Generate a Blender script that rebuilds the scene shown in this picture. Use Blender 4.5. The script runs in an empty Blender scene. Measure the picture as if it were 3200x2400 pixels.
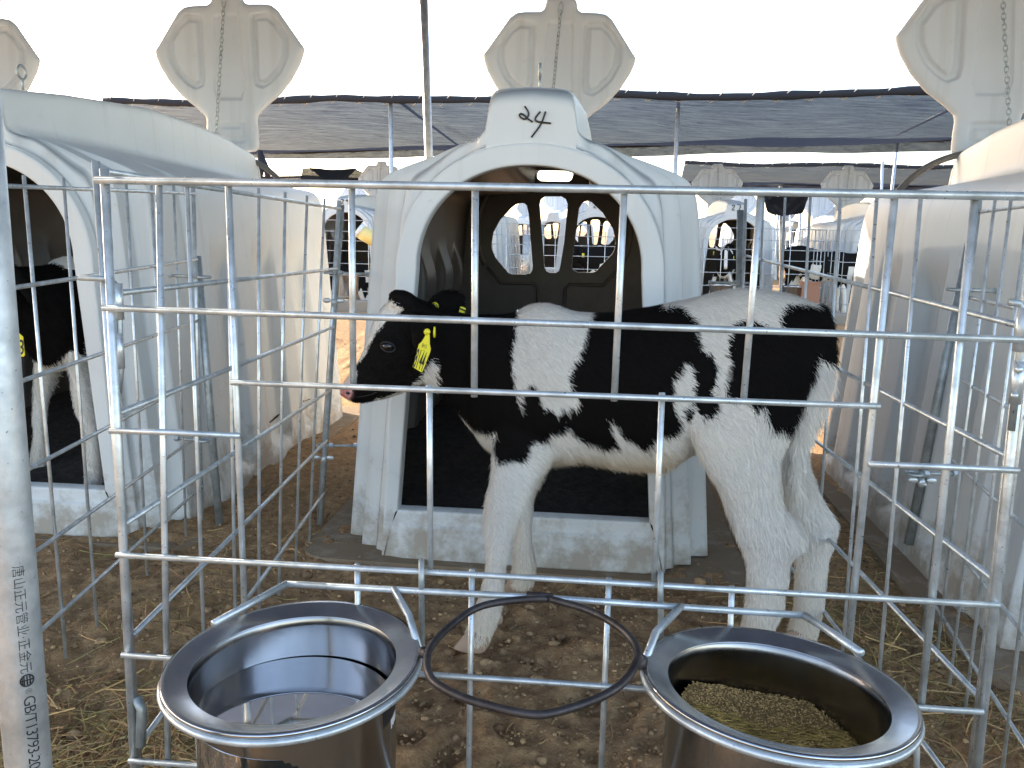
import bpy, math, random
import numpy as np
from mathutils import Vector, Matrix
from mathutils.bvhtree import BVHTree
from mathutils.geometry import tessellate_polygon
random.seed(7); rng = np.random.default_rng(7)
R_ = math.radians
scene = bpy.context.scene
col = scene.collection
# ------------------------------------------------------------------ camera
FL, PITCH, ROLL = 2750.0, R_(10.0), 0.0205
CO = np.array([0, 0, 1.0])
r0 = np.array([1.0, 0, 0]); CF = np.array([0, math.cos(PITCH), -math.sin(PITCH)]); u0 = np.array([0, math.sin(PITCH), math.cos(PITCH)])
CR = r0*math.cos(ROLL)+u0*math.sin(ROLL); CU = -r0*math.sin(ROLL)+u0*math.cos(ROLL)
cam_d = bpy.data.cameras.new('camera'); cam = bpy.data.objects.new('camera', cam_d); col.objects.link(cam)
cam_d.sensor_width = 36; cam_d.lens = 36*FL/3200; cam_d.clip_start = 0.02; cam_d.clip_end = 3000
m = Matrix(((CR[0], CU[0], -CF[0], 0), (CR[1], CU[1], -CF[1], 0), (CR[2], CU[2], -CF[2], 1.0), (0, 0, 0, 1)))
cam.matrix_world = m
scene.camera = cam
# ------------------------------------------------------------------ world + sun
SUN_EL, SUN_AZ = R_(18), R_(-50)       # azimuth from +Y (ahead), negative = left
world = bpy.data.worlds.new('World'); scene.world = world; world.use_nodes = True
wn = world.node_tree; bgn = wn.nodes['Background']
sky = wn.nodes.new('ShaderNodeTexSky'); sky.sky_type = 'NISHITA'; sky.sun_disc = False
sky.sun_elevation = SUN_EL; sky.sun_rotation = SUN_AZ; sky.dust_density = 1.2; sky.air_density = 1.0; sky.altitude = 50
tn = wn.nodes.new('ShaderNodeMix'); tn.data_type = 'RGBA'; tn.blend_type = 'MULTIPLY'; tn.inputs[0].default_value = 1; tn.inputs[7].default_value = (1.07, .985, .965, 1)   # dusty, hazy air
wn.links.new(sky.outputs[0], tn.inputs[6]); wn.links.new(tn.outputs[2], bgn.inputs[0]); bgn.inputs[1].default_value = 0.15
sd = bpy.data.lights.new('sun', 'SUN'); sd.energy = 3.2; sd.angle = R_(0.6); sd.color = (1, .88, .72)
so = bpy.data.objects.new('sun', sd); col.objects.link(so)
sv = Vector((math.sin(SUN_AZ)*math.cos(SUN_EL), math.cos(SUN_AZ)*math.cos(SUN_EL), math.sin(SUN_EL)))
so.rotation_euler = sv.to_track_quat('Z', 'Y').to_euler()
scene.view_settings.view_transform = 'Standard'; scene.view_settings.look = 'None'
scene.view_settings.exposure = 2.38; scene.view_settings.gamma = 1
scene.cycles.max_bounces = 8; scene.cycles.transparent_max_bounces = 16

def ray(u, v): return CF+(u-1600)/FL*CR-(v-1200)/FL*CU
def P(u, v, Y):
    d = ray(u, v); return CO+d*(Y/d[1])
def G(u, v, z=0.0):
    d = ray(u, v); return CO+d*((z-1.0)/d[2])
def proj(q):
    q = np.asarray(q, float)-CO; d = q@CF
    return np.stack([1600+FL*(q@CR)/d, 1200-FL*(q@CU)/d], -1)
ROWA = R_(4.5)
GN = np.array([math.sin(ROWA), math.cos(ROWA), 0]); G0 = np.array([0, 1.215, 0])
def PG(u, v, off=0.0):
    d = ray(u, v); return CO+d*(((G0-CO)@GN+off)/(d@GN))

# ------------------------------------------------------------------ object helpers
def tag(o, label=None, cat=None, group=None, kind=None):
    if label: o['label'] = label
    if cat: o['category'] = cat
    if group: o['group'] = group
    if kind: o['kind'] = kind
    return o
def empty(name, loc=(0, 0, 0), rz=0.0):
    o = bpy.data.objects.new(name, None); col.objects.link(o); o.location = loc; o.rotation_euler = (0, 0, rz)
    o.empty_display_size = .1; return o
def link(name, me, parent=None):
    o = bpy.data.objects.new(name, me); col.objects.link(o)
    if parent: o.parent = parent
    return o
def copy_tree(o, parent=None):
    c = o.copy(); col.objects.link(c)
    if parent: c.parent = parent
    for ch in list(o.children): copy_tree(ch, c)
    return c
class MB:
    def __init__(s): s.v = []; s.f = []; s.n = 0
    def add(s, verts, faces):
        verts = np.asarray(verts, float).reshape(-1, 3); s.v.append(verts)
        s.f += [tuple(i+s.n for i in f) for f in faces]; s.n += len(verts)
    def mesh(s, name, mat=None, smooth=True):
        me = bpy.data.meshes.new(name)
        V = np.concatenate(s.v) if s.v else np.zeros((0, 3))
        me.from_pydata(V.tolist(), [], s.f); me.update()
        if smooth: me.polygons.foreach_set('use_smooth', [True]*len(me.polygons))
        if mat: me.materials.append(mat)
        return me
    def build(s, name, mat=None, parent=None, smooth=True):
        return link(name, s.mesh(name, mat, smooth), parent)
    def box(s, lo, hi):
        x0, y0, z0 = lo; x1, y1, z1 = hi
        s.add([(x0, y0, z0), (x1, y0, z0), (x1, y1, z0), (x0, y1, z0), (x0, y0, z1), (x1, y0, z1), (x1, y1, z1), (x0, y1, z1)],
              [(0, 3, 2, 1), (4, 5, 6, 7), (0, 1, 5, 4), (1, 2, 6, 5), (2, 3, 7, 6), (3, 0, 4, 7)])
    def obox(s, c, ax, ay, az):
        c = np.array(c, float); ax, ay, az = map(np.array, (ax, ay, az))
        vs = [c+i*ax+j*ay+k*az for k in (-1, 1) for i, j in ((-1, -1), (1, -1), (1, 1), (-1, 1))]
        s.add(vs, [(0, 3, 2, 1), (4, 5, 6, 7), (0, 1, 5, 4), (1, 2, 6, 5), (2, 3, 7, 6), (3, 0, 4, 7)])
    def tube(s, pts, r, seg=10, closed=False, caps=True):
        pts = [np.array(p, float) for p in pts]; n = len(pts)
        rr = r if hasattr(r, '__len__') else [r]*n
        T = []
        for i in range(n):
            a = pts[(i-1) % n] if (closed or i > 0) else pts[i]; b = pts[(i+1) % n] if (closed or i < n-1) else pts[i]
            t = b-a; T.append(t/(np.linalg.norm(t)+1e-12))
        up = np.array([0, 0, 1.0]) if abs(T[0][2]) < .9 else np.array([1.0, 0, 0])
        N = np.cross(T[0], up); N /= np.linalg.norm(N); V = []
        ang = np.linspace(0, 2*np.pi, seg, endpoint=False); ca, sa = np.cos(ang), np.sin(ang)
        for i in range(n):
            N = N-T[i]*(N@T[i]); N /= np.linalg.norm(N); B = np.cross(T[i], N)
            V.append(pts[i]+rr[i]*(np.outer(ca, N)+np.outer(sa, B)))
        F = []
        for i in range(n if closed else n-1):
            a = i*seg; b = ((i+1) % n)*seg
            for k in range(seg): F.append((a+k, a+(k+1) % seg, b+(k+1) % seg, b+k))
        if not closed and caps:
            F.append(tuple(range(seg))[::-1]); F.append(tuple((n-1)*seg+k for k in range(seg)))
        s.add(np.concatenate(V), F)
    def sphere(s, c, r, seg=10, rings=7):
        r = np.array(r if hasattr(r, '__len__') else (r, r, r), float); V = [(0, 0, -1)]
        for i in range(1, rings):
            a = -math.pi/2+math.pi*i/rings
            for k in range(seg): V.append((math.cos(a)*math.cos(2*math.pi*k/seg), math.cos(a)*math.sin(2*math.pi*k/seg), math.sin(a)))
        V.append((0, 0, 1)); F = []
        for k in range(seg): F.append((0, 1+(k+1) % seg, 1+k))
        for i in range(rings-2):
            for k in range(seg):
                a = 1+i*seg; F.append((a+k, a+(k+1) % seg, a+seg+(k+1) % seg, a+seg+k))
        a = 1+(rings-2)*seg; L = len(V)-1
        for k in range(seg): F.append((a+k, a+(k+1) % seg, L))
        s.add(np.array(V)*r+np.array(c, float), F)
    def lathe(s, prof, seg=64):
        V = []
        for r, z in prof:
            for k in range(seg):
                a = 2*math.pi*k/seg; V.append((r*math.cos(a), r*math.sin(a), z))
        F = []
        for i in range(len(prof)-1):
            for k in range(seg): F.append((i*seg+k, i*seg+(k+1) % seg, (i+1)*seg+(k+1) % seg, (i+1)*seg+k))
        s.add(V, F)
# ---------- numpy value noise
_tab = rng.random((256, 256))
def vnoise(x, y):
    xi = np.floor(x).astype(int); yi = np.floor(y).astype(int); fx = x-xi; fy = y-yi
    fx = fx*fx*(3-2*fx); fy = fy*fy*(3-2*fy)
    a = _tab[xi % 256, yi % 256]; b = _tab[(xi+1) % 256, yi % 256]; c = _tab[xi % 256, (yi+1) % 256]; d = _tab[(xi+1) % 256, (yi+1) % 256]
    return (a*(1-fx)+b*fx)*(1-fy)+(c*(1-fx)+d*fx)*fy
def fbm(x, y, o=4):
    t = 0; a = .5
    for i in range(o): t = t+a*(vnoise(x*2**i+17*i, y*2**i+31*i)-.5); a *= .5
    return t
def sstep(a, b, x):
    t = np.clip((x-a)/(b-a), 0, 1); return t*t*(3-2*t)
def inpoly(x, y, poly):
    poly = np.asarray(poly, float); c = np.zeros(len(x), bool); n = len(poly)
    for i in range(n):
        x1, y1 = poly[i]; x2, y2 = poly[i-1]
        if y1 == y2: continue
        k = ((y1 > y) != (y2 > y)) & (x < (x2-x1)*(y-y1)/(y2-y1)+x1); c ^= k
    return c
# ------------------------------------------------------------------ materials
def mat(name, base=(.5, .5, .5), rough=.5, metal=0.0, spec=.5):
    m = bpy.data.materials.new(name); m.use_nodes = True
    b = m.node_tree.nodes['Principled BSDF']
    b.inputs['Base Color'].default_value = (*base, 1); b.inputs['Roughness'].default_value = rough
    b.inputs['Metallic'].default_value = metal; b.inputs['Specular IOR Level'].default_value = spec
    return m, m.node_tree.nodes, m.node_tree.links, b
def tex(nt, ln, scale, detail=4, kind='Object', rough=.6, sc=None):
    co = nt.new('ShaderNodeTexCoord'); n = nt.new('ShaderNodeTexNoise'); n.inputs['Scale'].default_value = scale
    n.inputs['Detail'].default_value = detail; n.inputs['Roughness'].default_value = rough
    if sc:
        mp = nt.new('ShaderNodeMapping'); mp.inputs['Scale'].default_value = sc; ln.new(co.outputs[kind], mp.inputs[0]); ln.new(mp.outputs[0], n.inputs['Vector'])
    else: ln.new(co.outputs[kind], n.inputs['Vector'])
    return n
def ramp(nt, ln, src, stops):
    r = nt.new('ShaderNodeValToRGB'); e = r.color_ramp.elements
    while len(e) < len(stops): e.new(.5)
    for k, (p_, c) in enumerate(stops): e[k].position = p_; e[k].color = (*c, 1) if len(c) == 3 else c
    ln.new(src, r.inputs[0]); return r
def bump(nt, ln, src, b, st=.3, dist=.01):
    n = nt.new('ShaderNodeBump'); n.inputs['Strength'].default_value = st; n.inputs['Distance'].default_value = dist
    ln.new(src, n.inputs['Height']); ln.new(n.outputs[0], b.inputs['Normal'])
def mix(nt, ln, a, b_, fac):
    x = nt.new('ShaderNodeMix'); x.data_type = 'RGBA'
    if isinstance(fac, float): x.inputs[0].default_value = fac
    else: ln.new(fac, x.inputs[0])
    for i, s in ((6, a), (7, b_)):
        if isinstance(s, tuple): x.inputs[i].default_value = (*s, 1)
        else: ln.new(s, x.inputs[i])
    return x.outputs[2]
def math_(nt, ln, op, a, b_):
    x = nt.new('ShaderNodeMath'); x.operation = op
    for i, s in ((0, a), (1, b_)):
        if isinstance(s, (int, float)): x.inputs[i].default_value = s
        else: ln.new(s, x.inputs[i])
    return x.outputs[0]

def m_galv(name, c0, c1, rough=.3):
    m, nt, ln, b = mat(name, c1, rough, .6)
    n = tex(nt, ln, 26, 5); r = ramp(nt, ln, n.outputs[0], [(.3, c0), (.62, c1), (.8, tuple(min(1, x*1.15) for x in c1))])
    n3 = tex(nt, ln, 160, 2); r3 = ramp(nt, ln, n3.outputs[0], [(.24, (0, 0, 0)), (.29, (1, 1, 1))])
    ln.new(mix(nt, ln, tuple(x*.25 for x in c0), r.outputs[0], r3.outputs[0]), b.inputs['Base Color'])
    n2 = tex(nt, ln, 90, 4); rr = ramp(nt, ln, n2.outputs[0], [(.2, (rough-.1,)*3), (.8, (rough+.22,)*3)]); ln.new(rr.outputs[0], b.inputs['Roughness'])
    bump(nt, ln, n2.outputs[0], b, .35, .0012); return m
GALV = m_galv('galvanized_steel', (.38, .41, .415), (.62, .66, .68))
GALV_D = m_galv('dull_galvanized_steel', (.26, .29, .29), (.48, .52, .53), .45)
PIPE = m_galv('galvanized_pipe', (.40, .43, .44), (.60, .63, .64), .42)
IRON = m_galv('black_iron', (.025, .02, .02), (.07, .06, .06), .4)

def m_plastic(name, base, dirt=(.30, .24, .17), foot=.30):
    m, nt, ln, b = mat(name, base, .48, 0, .35)
    n = tex(nt, ln, 3, 5); c = ramp(nt, ln, n.outputs[0], [(.3, tuple(x*.93 for x in base)), (.7, base)]).outputs[0]
    co = nt.new('ShaderNodeTexCoord'); sp = nt.new('ShaderNodeSeparateXYZ'); ln.new(co.outputs['Object'], sp.inputs[0])
    n2 = tex(nt, ln, 9, 8, rough=.7)
    hz = nt.new('ShaderNodeMapRange'); hz.inputs['From Min'].default_value = 0; hz.inputs['From Max'].default_value = .32
    hz.inputs['To Min'].default_value = foot; hz.inputs['To Max'].default_value = 0; ln.new(sp.outputs[2], hz.inputs[0])
    s = math_(nt, ln, 'ADD', n2.outputs[0], hz.outputs[0])
    rr = ramp(nt, ln, s, [(.64, (0, 0, 0)), (.84, (.75, .75, .75))])
    c = mix(nt, ln, c, dirt, rr.outputs[0])
    # splashes / specks
    n4 = tex(nt, ln, 55, 3); r4 = ramp(nt, ln, n4.outputs[0], [(.68, (0, 0, 0)), (.74, (.6, .6, .6))])
    hz2 = nt.new('ShaderNodeMapRange'); hz2.inputs['From Min'].default_value = .1; hz2.inputs['From Max'].default_value = .9
    hz2.inputs['To Min'].default_value = (1 if foot > .1 else .12); hz2.inputs['To Max'].default_value = 0.12; ln.new(sp.outputs[2], hz2.inputs[0])
    c = mix(nt, ln, c, dirt, math_(nt, ln, 'MULTIPLY', r4.outputs[0], hz2.outputs[0]))
    # faint vertical rain streaks
    n5 = tex(nt, ln, 14, 3, sc=(1, 1, .06)); r5 = ramp(nt, ln, n5.outputs[0], [(.55, (0, 0, 0)), (.8, (.22, .22, .22))])
    c = mix(nt, ln, c, tuple(x*.7 for x in dirt), r5.outputs[0])
    ln.new(c, b.inputs['Base Color'])
    n3 = tex(nt, ln, 140, 3); bump(nt, ln, n3.outputs[0], b, .12, .001); return m
PLAST = m_plastic('white_polyethylene', (.66, .68, .675))
LIDM = m_plastic('cream_polyethylene', (.58, .605, .635), foot=0.0)
SHEET = m_plastic('dirty_white_sheet', (.36, .31, .24), (.20, .135, .08), .36)
SHEET.node_tree.nodes['Principled BSDF'].inputs['Roughness'].default_value = .95; SHEET.node_tree.nodes['Principled BSDF'].inputs['Specular IOR Level'].default_value = .1
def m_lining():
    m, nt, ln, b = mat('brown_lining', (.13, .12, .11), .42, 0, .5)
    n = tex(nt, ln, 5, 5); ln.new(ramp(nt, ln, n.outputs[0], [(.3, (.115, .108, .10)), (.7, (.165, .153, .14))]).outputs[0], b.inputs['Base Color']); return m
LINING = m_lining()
def m_dirt():
    m, nt, ln, b = mat('dirt', (.1, .07, .05), .95, 0, .15)
    n = tex(nt, ln, 1.6, 7, rough=.62); c = ramp(nt, ln, n.outputs[0], [(.28, (.27, .148, .074)), (.5, (.50, .30, .15)), (.68, (.68, .44, .23))]).outputs[0]
    n2 = tex(nt, ln, 38, 8, rough=.75); c2 = ramp(nt, ln, n2.outputs[0], [(.30, (.055, .032, .018)), (.50, (.42, .262, .14)), (.66, (.78, .54, .30))]).outputs[0]
    c = mix(nt, ln, c, c2, .5)
    co = nt.new('ShaderNodeTexCoord'); vo = nt.new('ShaderNodeTexVoronoi'); vo.inputs['Scale'].default_value = 110; ln.new(co.outputs['Object'], vo.inputs['Vector'])
    n6 = tex(nt, ln, 9, 4); gate = ramp(nt, ln, n6.outputs[0], [(.5, (0, 0, 0)), (.62, (1, 1, 1))])
    peb = ramp(nt, ln, vo.outputs['Distance'], [(.14, (1, 1, 1)), (.24, (0, 0, 0))])
    pm = math_(nt, ln, 'MULTIPLY', gate.outputs[0], peb.outputs[0]); pm = math_(nt, ln, 'MULTIPLY', pm, .6)
    c = mix(nt, ln, c, (.30, .25, .19), pm)
    ln.new(c, b.inputs['Base Color'])
    n3 = tex(nt, ln, 70, 9, rough=.75); bump(nt, ln, n3.outputs[0], b, 1.0, .022); return m
DIRT = m_dirt()
def m_clod():
    m, nt, ln, b = mat('clod', (.14, .1, .07), .95, 0, .15)
    oi = nt.new('ShaderNodeAttribute'); oi.attribute_name = 'Col'; n = tex(nt, ln, 60, 6)
    c = ramp(nt, ln, n.outputs[0], [(.3, (.5, .5, .5)), (.7, (1.1, 1.1, 1.1))]).outputs[0]
    x = nt.new('ShaderNodeMix'); x.data_type = 'RGBA'; x.blend_type = 'MULTIPLY'; x.inputs[0].default_value = 1
    ln.new(oi.outputs[0], x.inputs[6]); ln.new(c, x.inputs[7]); ln.new(x.outputs[2], b.inputs['Base Color'])
    bump(nt, ln, n.outputs[0], b, .5, .004); return m
CLOD = m_clod()
def m_attr(name, rough=.7, spec=.3, trans=0.0):
    m, nt, ln, b = mat(name, (.5, .5, .5), rough, 0, spec)
    oi = nt.new('ShaderNodeAttribute'); oi.attribute_name = 'Col'; ln.new(oi.outputs[0], b.inputs['Base Color'])
    if trans:
        tr = nt.new('ShaderNodeBsdfTranslucent'); ln.new(oi.outputs[0], tr.inputs[0]); ms = nt.new('ShaderNodeMixShader'); ms.inputs[0].default_value = trans
        ln.new(b.outputs[0], ms.inputs[1]); ln.new(tr.outputs[0], ms.inputs[2]); ln.new(ms.outputs[0], nt['Material Output'].inputs[0])
    return m
STRAW = m_attr('straw', .6, .35, .25)
FUR = m_attr('calf_hair', .75, .10, .2)
HIDE = m_attr('calf_hide', .8, .15)
def m_net(name, alpha, base, a_var=.22):
    m, nt, ln, b = mat(name, base, .9, 0, .1)
    out = nt['Material Output']
    tr = nt.new('ShaderNodeBsdfTransparent'); tl = nt.new('ShaderNodeBsdfTranslucent'); tl.inputs[0].default_value = (*base, 1)
    n = tex(nt, ln, 5, 6, sc=(.35, 3.2, 5), rough=.7); n2 = tex(nt, ln, 120, 2, sc=(.1, 1, 1))
    s = math_(nt, ln, 'ADD', math_(nt, ln, 'MULTIPLY', n.outputs[0], .65), math_(nt, ln, 'MULTIPLY', n2.outputs[0], .35))
    mr = nt.new('ShaderNodeMapRange'); mr.inputs['From Min'].default_value = .35; mr.inputs['From Max'].default_value = .65
    mr.inputs['To Min'].default_value = alpha-a_var; mr.inputs['To Max'].default_value = min(1, alpha+a_var*.6); ln.new(s, mr.inputs[0])
    m1 = nt.new('ShaderNodeMixShader'); m1.inputs[0].default_value = .45; ln.new(b.outputs[0], m1.inputs[1]); ln.new(tl.outputs[0], m1.inputs[2])
    m2 = nt.new('ShaderNodeMixShader'); ln.new(mr.outputs[0], m2.inputs[0]); ln.new(tr.outputs[0], m2.inputs[1]); ln.new(m1.outputs[0], m2.inputs[2])
    ln.new(m2.outputs[0], out.inputs[0]); return m
NET = m_net('shade_net', .972, (.028, .038, .060), .04)
NETD = mat('rolled_net', (.018, .02, .027), .9)[0]
ROPE = mat('white_rope', (.55, .53, .48), .9)[0]
YEL = mat('yellow_tag', (.78, .70, .03), .35)[0]
INK = mat('black_ink', (.012, .012, .014), .5)[0]
def m_steel():
    m, nt, ln, b = mat('stainless_steel', (.5, .51, .53), .2, 1)
    n = tex(nt, ln, 9, 5); ln.new(ramp(nt, ln, n.outputs[0], [(.3, (.13,)*3), (.7, (.27,)*3)]).outputs[0], b.inputs['Roughness'])
    n2 = tex(nt, ln, 5, 6, sc=(1, 1, .25)); ln.new(ramp(nt, ln, n2.outputs[0], [(.3, (.33, .33, .34)), (.6, (.48, .49, .51)), (.8, (.55, .55, .56))]).outputs[0], b.inputs['Base Color'])
    bump(nt, ln, n.outputs[0], b, .12, .004); return m
STEEL = m_steel()
STEELD = STEEL.copy(); STEELD.name = 'shaded_stainless_steel'  # same steel darkened for inner walls: shade inside the buckets put into the colour
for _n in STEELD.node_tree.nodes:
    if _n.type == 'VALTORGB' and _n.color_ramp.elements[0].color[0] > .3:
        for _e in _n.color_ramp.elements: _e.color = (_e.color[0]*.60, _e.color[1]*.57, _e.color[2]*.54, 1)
WATER = mat('water', (.9, .95, 1), .03)[0]; _b = WATER.node_tree.nodes['Principled BSDF']; _b.inputs['Transmission Weight'].default_value = .92; _b.inputs['IOR'].default_value = 1.33; _b.inputs['Base Color'].default_value = (.09, .12, .13, 1)
CONC = mat('concrete', (.30, .27, .23), .9)[0]
HOOF = mat('hoof_horn', (.30, .21, .15), .55)[0]
EYE = mat('eye_dark', (.006, .005, .005), .12)[0]
PINK = mat('pink_nose', (.55, .25, .24), .35)[0]
RED = mat('red_label', (.55, .02, .05), .4)[0]
WHT = mat('white_label', (.75, .75, .75), .4)[0]
BOT = mat('bottle_plastic', (.75, .78, .76), .25)[0]
YMILK = mat('yellow_milk', (.80, .66, .25), .4)[0]
TARP = mat('black_tarp', (.02, .02, .024), .5)[0]
BRICK = mat('red_box', (.33, .17, .11), .8)[0]

# ================================================================== GROUND
def axis(lo, hi, fine, mid0, mid1, grow=1.09):
    a = list(np.arange(mid0, mid1, fine)); s = fine
    x = mid1
    while x < hi: a.append(x); s *= grow; x += s
    a.append(hi); s = fine; x = mid0
    while x > lo: s *= grow; x -= s; a.insert(0, x)
    return np.array(a)
def ground_z(x, y):
    d = np.hypot(x, y-2.0)
    near = np.exp(-(d/7.0)**2)
    z = .06*fbm(x*1.3, y*1.3, 3)+.07*fbm(x*5, y*5, 4)*near+.034*fbm(x*24, y*24, 4)*near
    z = z+sstep(5.2, 7.2, y)*sstep(10.2, 9.2, y)*(.05+.12*fbm(x*1.7+3, y*2.2, 4))
    return z-.004
hoof_holes = [(random.uniform(-.45, .6), random.uniform(1.3, 2.3), random.uniform(.02, .045), random.uniform(.008, .018)) for _ in range(70)]
def build_ground():
    xs = axis(-400, 400, .0125, -1.25, 1.35, 1.07); ys = axis(-30, 900, .0125, 1.15, 2.9, 1.06)
    X, Y = np.meshgrid(xs, ys); Z = ground_z(X, Y)
    for hx, hy, hr, hd in hoof_holes:
        q = ((X-hx)**2+(Y-hy)**2)/hr**2; Z -= hd*np.exp(-q*1.2); Z += hd*.5*np.exp(-(np.sqrt(q)-1.5)**2*4)
    nx, ny = len(xs), len(ys); V = np.stack([X, Y, Z], -1).reshape(-1, 3)
    i = np.arange(nx-1)[None, :]+nx*np.arange(ny-1)[:, None]; i = i.ravel()
    F = np.stack([i, i+1, i+1+nx, i+nx], -1)
    me = bpy.data.meshes.new('ground'); me.vertices.add(len(V)); me.vertices.foreach_set('co', V.ravel())
    me.loops.add(F.size); me.loops.foreach_set('vertex_index', F.ravel().astype(np.int32)); me.polygons.add(len(F))
    me.polygons.foreach_set('loop_start', np.arange(0, F.size, 4, dtype=np.int32)); me.polygons.foreach_set('use_smooth', [True]*len(F))
    me.update(calc_edges=True); me.validate(); me.materials.append(DIRT)
    tag(link('ground', me), kind='structure')
build_ground()
def raw_mesh(name, V, F, mat_, colors=None, smooth=True):
    """V (n,3), F (m,k) uniform polygons, colors (n,3) per vertex"""
    me = bpy.data.meshes.new(name); me.vertices.add(len(V)); me.vertices.foreach_set('co', np.asarray(V, np.float32).ravel())
    k = F.shape[1]; me.loops.add(F.size); me.loops.foreach_set('vertex_index', F.ravel().astype(np.int32)); me.polygons.add(len(F))
    me.polygons.foreach_set('loop_start', np.arange(0, F.size, k, dtype=np.int32))
    if smooth: me.polygons.foreach_set('use_smooth', [True]*len(F))
    me.update(calc_edges=True)
    if colors is not None:
        ca = me.color_attributes.new('Col', 'FLOAT_COLOR', 'POINT'); c = np.ones((len(V), 4), np.float32); c[:, :3] = colors; ca.data.foreach_set('color', c.ravel())
    me.materials.append(mat_); return me
def build_clods():
    n = 34000
    x = rng.normal(0.1, 1.0, n); y = 1.0+np.abs(rng.normal(0, 1.0, n)); far = rng.random(n) < .25; x[far] = rng.uniform(-3, 3, far.sum()); y[far] = rng.uniform(1, 9, far.sum())
    r = .0014+.0042*rng.random(n)**3*1.3; big = rng.random(n) < .016; r[big] = rng.uniform(.006, .017, big.sum())
    z = ground_z(x, y)
    oct_ = np.array([(1, 0, 0), (-1, 0, 0), (0, 1, 0), (0, -1, 0), (0, 0, 1), (0, 0, -1), (.6, .6, .5), (-.6, .6, .4), (.6, -.6, .5), (-.6, -.6, .45)], float)
    ico = [(0, .618, 1), (0, -.618, 1)]
    t = (1+5**.5)/2; iv = np.array([(-1, t, 0), (1, t, 0), (-1, -t, 0), (1, -t, 0), (0, -1, t), (0, 1, t), (0, -1, -t), (0, 1, -t), (t, 0, -1), (t, 0, 1), (-t, 0, -1), (-t, 0, 1)])/1.9
    IF = np.array([(0, 11, 5), (0, 5, 1), (0, 1, 7), (0, 7, 10), (0, 10, 11), (1, 5, 9), (5, 11, 4), (11, 10, 2), (10, 7, 6), (7, 1, 8), (3, 9, 4), (3, 4, 2), (3, 2, 6), (3, 6, 8), (3, 8, 9), (4, 9, 5), (2, 4, 11), (6, 2, 10), (8, 6, 7), (9, 8, 1)])
    V = iv[None]*(1+.35*(rng.random((n, 12, 1))-.5)); V = V*r[:, None, None]*np.array([1, 1, .75])*(.8+.5*rng.random((n, 1, 3)))
    V = V+np.stack([x, y, z+r*.25], -1)[:, None]
    F = (IF[None]+12*np.arange(n)[:, None, None]).reshape(-1, 3)
    b = rng.random((n, 1)); c = np.array([.21, .125, .068])*(1-b)+np.array([.52, .35, .19])*b
    C = np.repeat(c, 12, 0)
    tag(link('dirt_clods', raw_mesh('dirt_clods', V.reshape(-1, 3), F, CLOD, C)), 'brown clods and small pebbles scattered over the dirt', 'soil', kind='stuff')
build_clods()
def build_straw():
    V = []; F = []; C = []
    def clump(cx, cy, sx, sy, n, lmin=.03, lmax=.14, h=.03, ang=None, sp=1.6, bright=1.0):
        x = rng.normal(cx, sx, n); y = rng.normal(cy, sy, n); L = rng.uniform(lmin, lmax, n); w = rng.uniform(.0009, .0026, n)
        a = rng.uniform(0, math.pi, n) if ang is None else rng.normal(ang, sp*.35, n)
        z0 = ground_z(x, y)+.002+h*rng.random(n)**2; tilt = rng.normal(0, .12, n)
        d = np.stack([np.cos(a), np.sin(a), tilt], -1); s = np.stack([-np.sin(a), np.cos(a), rng.normal(0, .5, n)], -1)
        bend = rng.normal(0, .12, n); c = np.array([.68, .47, .20])*rng.uniform(.25, 1.2, (n, 1))*bright*(1+rng.normal(0, .08, (n, 3)))
        for k in range(n):
            b0 = sum(len(q) for q in V[-1:]) and 0
        segs = 4; base = sum(q.shape[0] for q in V)
        pts = []
        for i in range(segs+1):
            t = i/segs-.5; q = np.stack([x, y, z0], -1)+d*(L*t)[:, None]+s*(bend*L*(t*t*4-1)*.3)[:, None]
            q[:, 2] = np.maximum(q[:, 2], ground_z(q[:, 0], q[:, 1])+.001)
            pts += [q+s*w[:, None]*.5, q-s*w[:, None]*.5]
        A = np.stack(pts, 1); V.append(A.reshape(-1, 3)); m_ = 2*(segs+1)
        f = np.array([(2*i, 2*i+1, 2*i+3, 2*i+2) for i in range(segs)])
        F.append((f[None]+m_*np.arange(n)[:, None, None]).reshape(-1, 4)+base); C.append(np.repeat(np.clip(c, 0, 1), m_, 0))
    def at(u, v): g = G(u, v); return g[0], g[1]
    for (u, v, sx, sy, n, h, br) in [(270, 2270, .10, .09, 330, .02, 1.0), (330, 2130, .14, .08, 130, .012, .9), (180, 2380, .12, .07, 330, .03, 1.1), (470, 1980, .14, .09, 100, .01, .8), (560, 1900, .12, .1, 70, .01, .8), (620, 1790, .2, .12, 70, .01, .8),
            (700, 1700, .25, .12, 110, .01, .9), (470, 1750, .2, .1, 30, .01, .8), (2700, 1950, .16, .12, 520, .018, .85), (2620, 1880, .12, .1, 420, .015, .9), (2820, 2080, .13, .1, 330, .015, .75), (2950, 2180, .12, .08, 260, .015, .8),
            (2780, 1750, .16, .12, 220, .012, .8), (3050, 2330, .12, .08, 200, .012, .8), (2560, 1650, .14, .2, 200, .012, .75), (2300, 1620, .1, .15, 90, .01, .7), (960, 1500, .1, .3, 150, .01, .8), (600, 2300, .1, .1, 160, .02, 1.0), (440, 2350, .06, .06, 120, .02, 1.1)]:
        cx, cy = at(u, v); clump(cx, cy, sx, sy, n, h=h, bright=br)
    clump(0.1, 1.7, .6, .5, 260, .01, .05, .004, bright=.75); clump(0, 1.9, 1.2, .7, 420, .02, .08, .006, bright=.8); clump(0, 7.5, 3, 1.0, 500, .04, .15, .02)
    tag(link('straw', raw_mesh('straw', np.concatenate(V), np.concatenate(F), STRAW, np.concatenate(C), False)), 'loose yellow straw strewn on the dirt between the pens', 'straw', kind='stuff')
build_straw()

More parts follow.
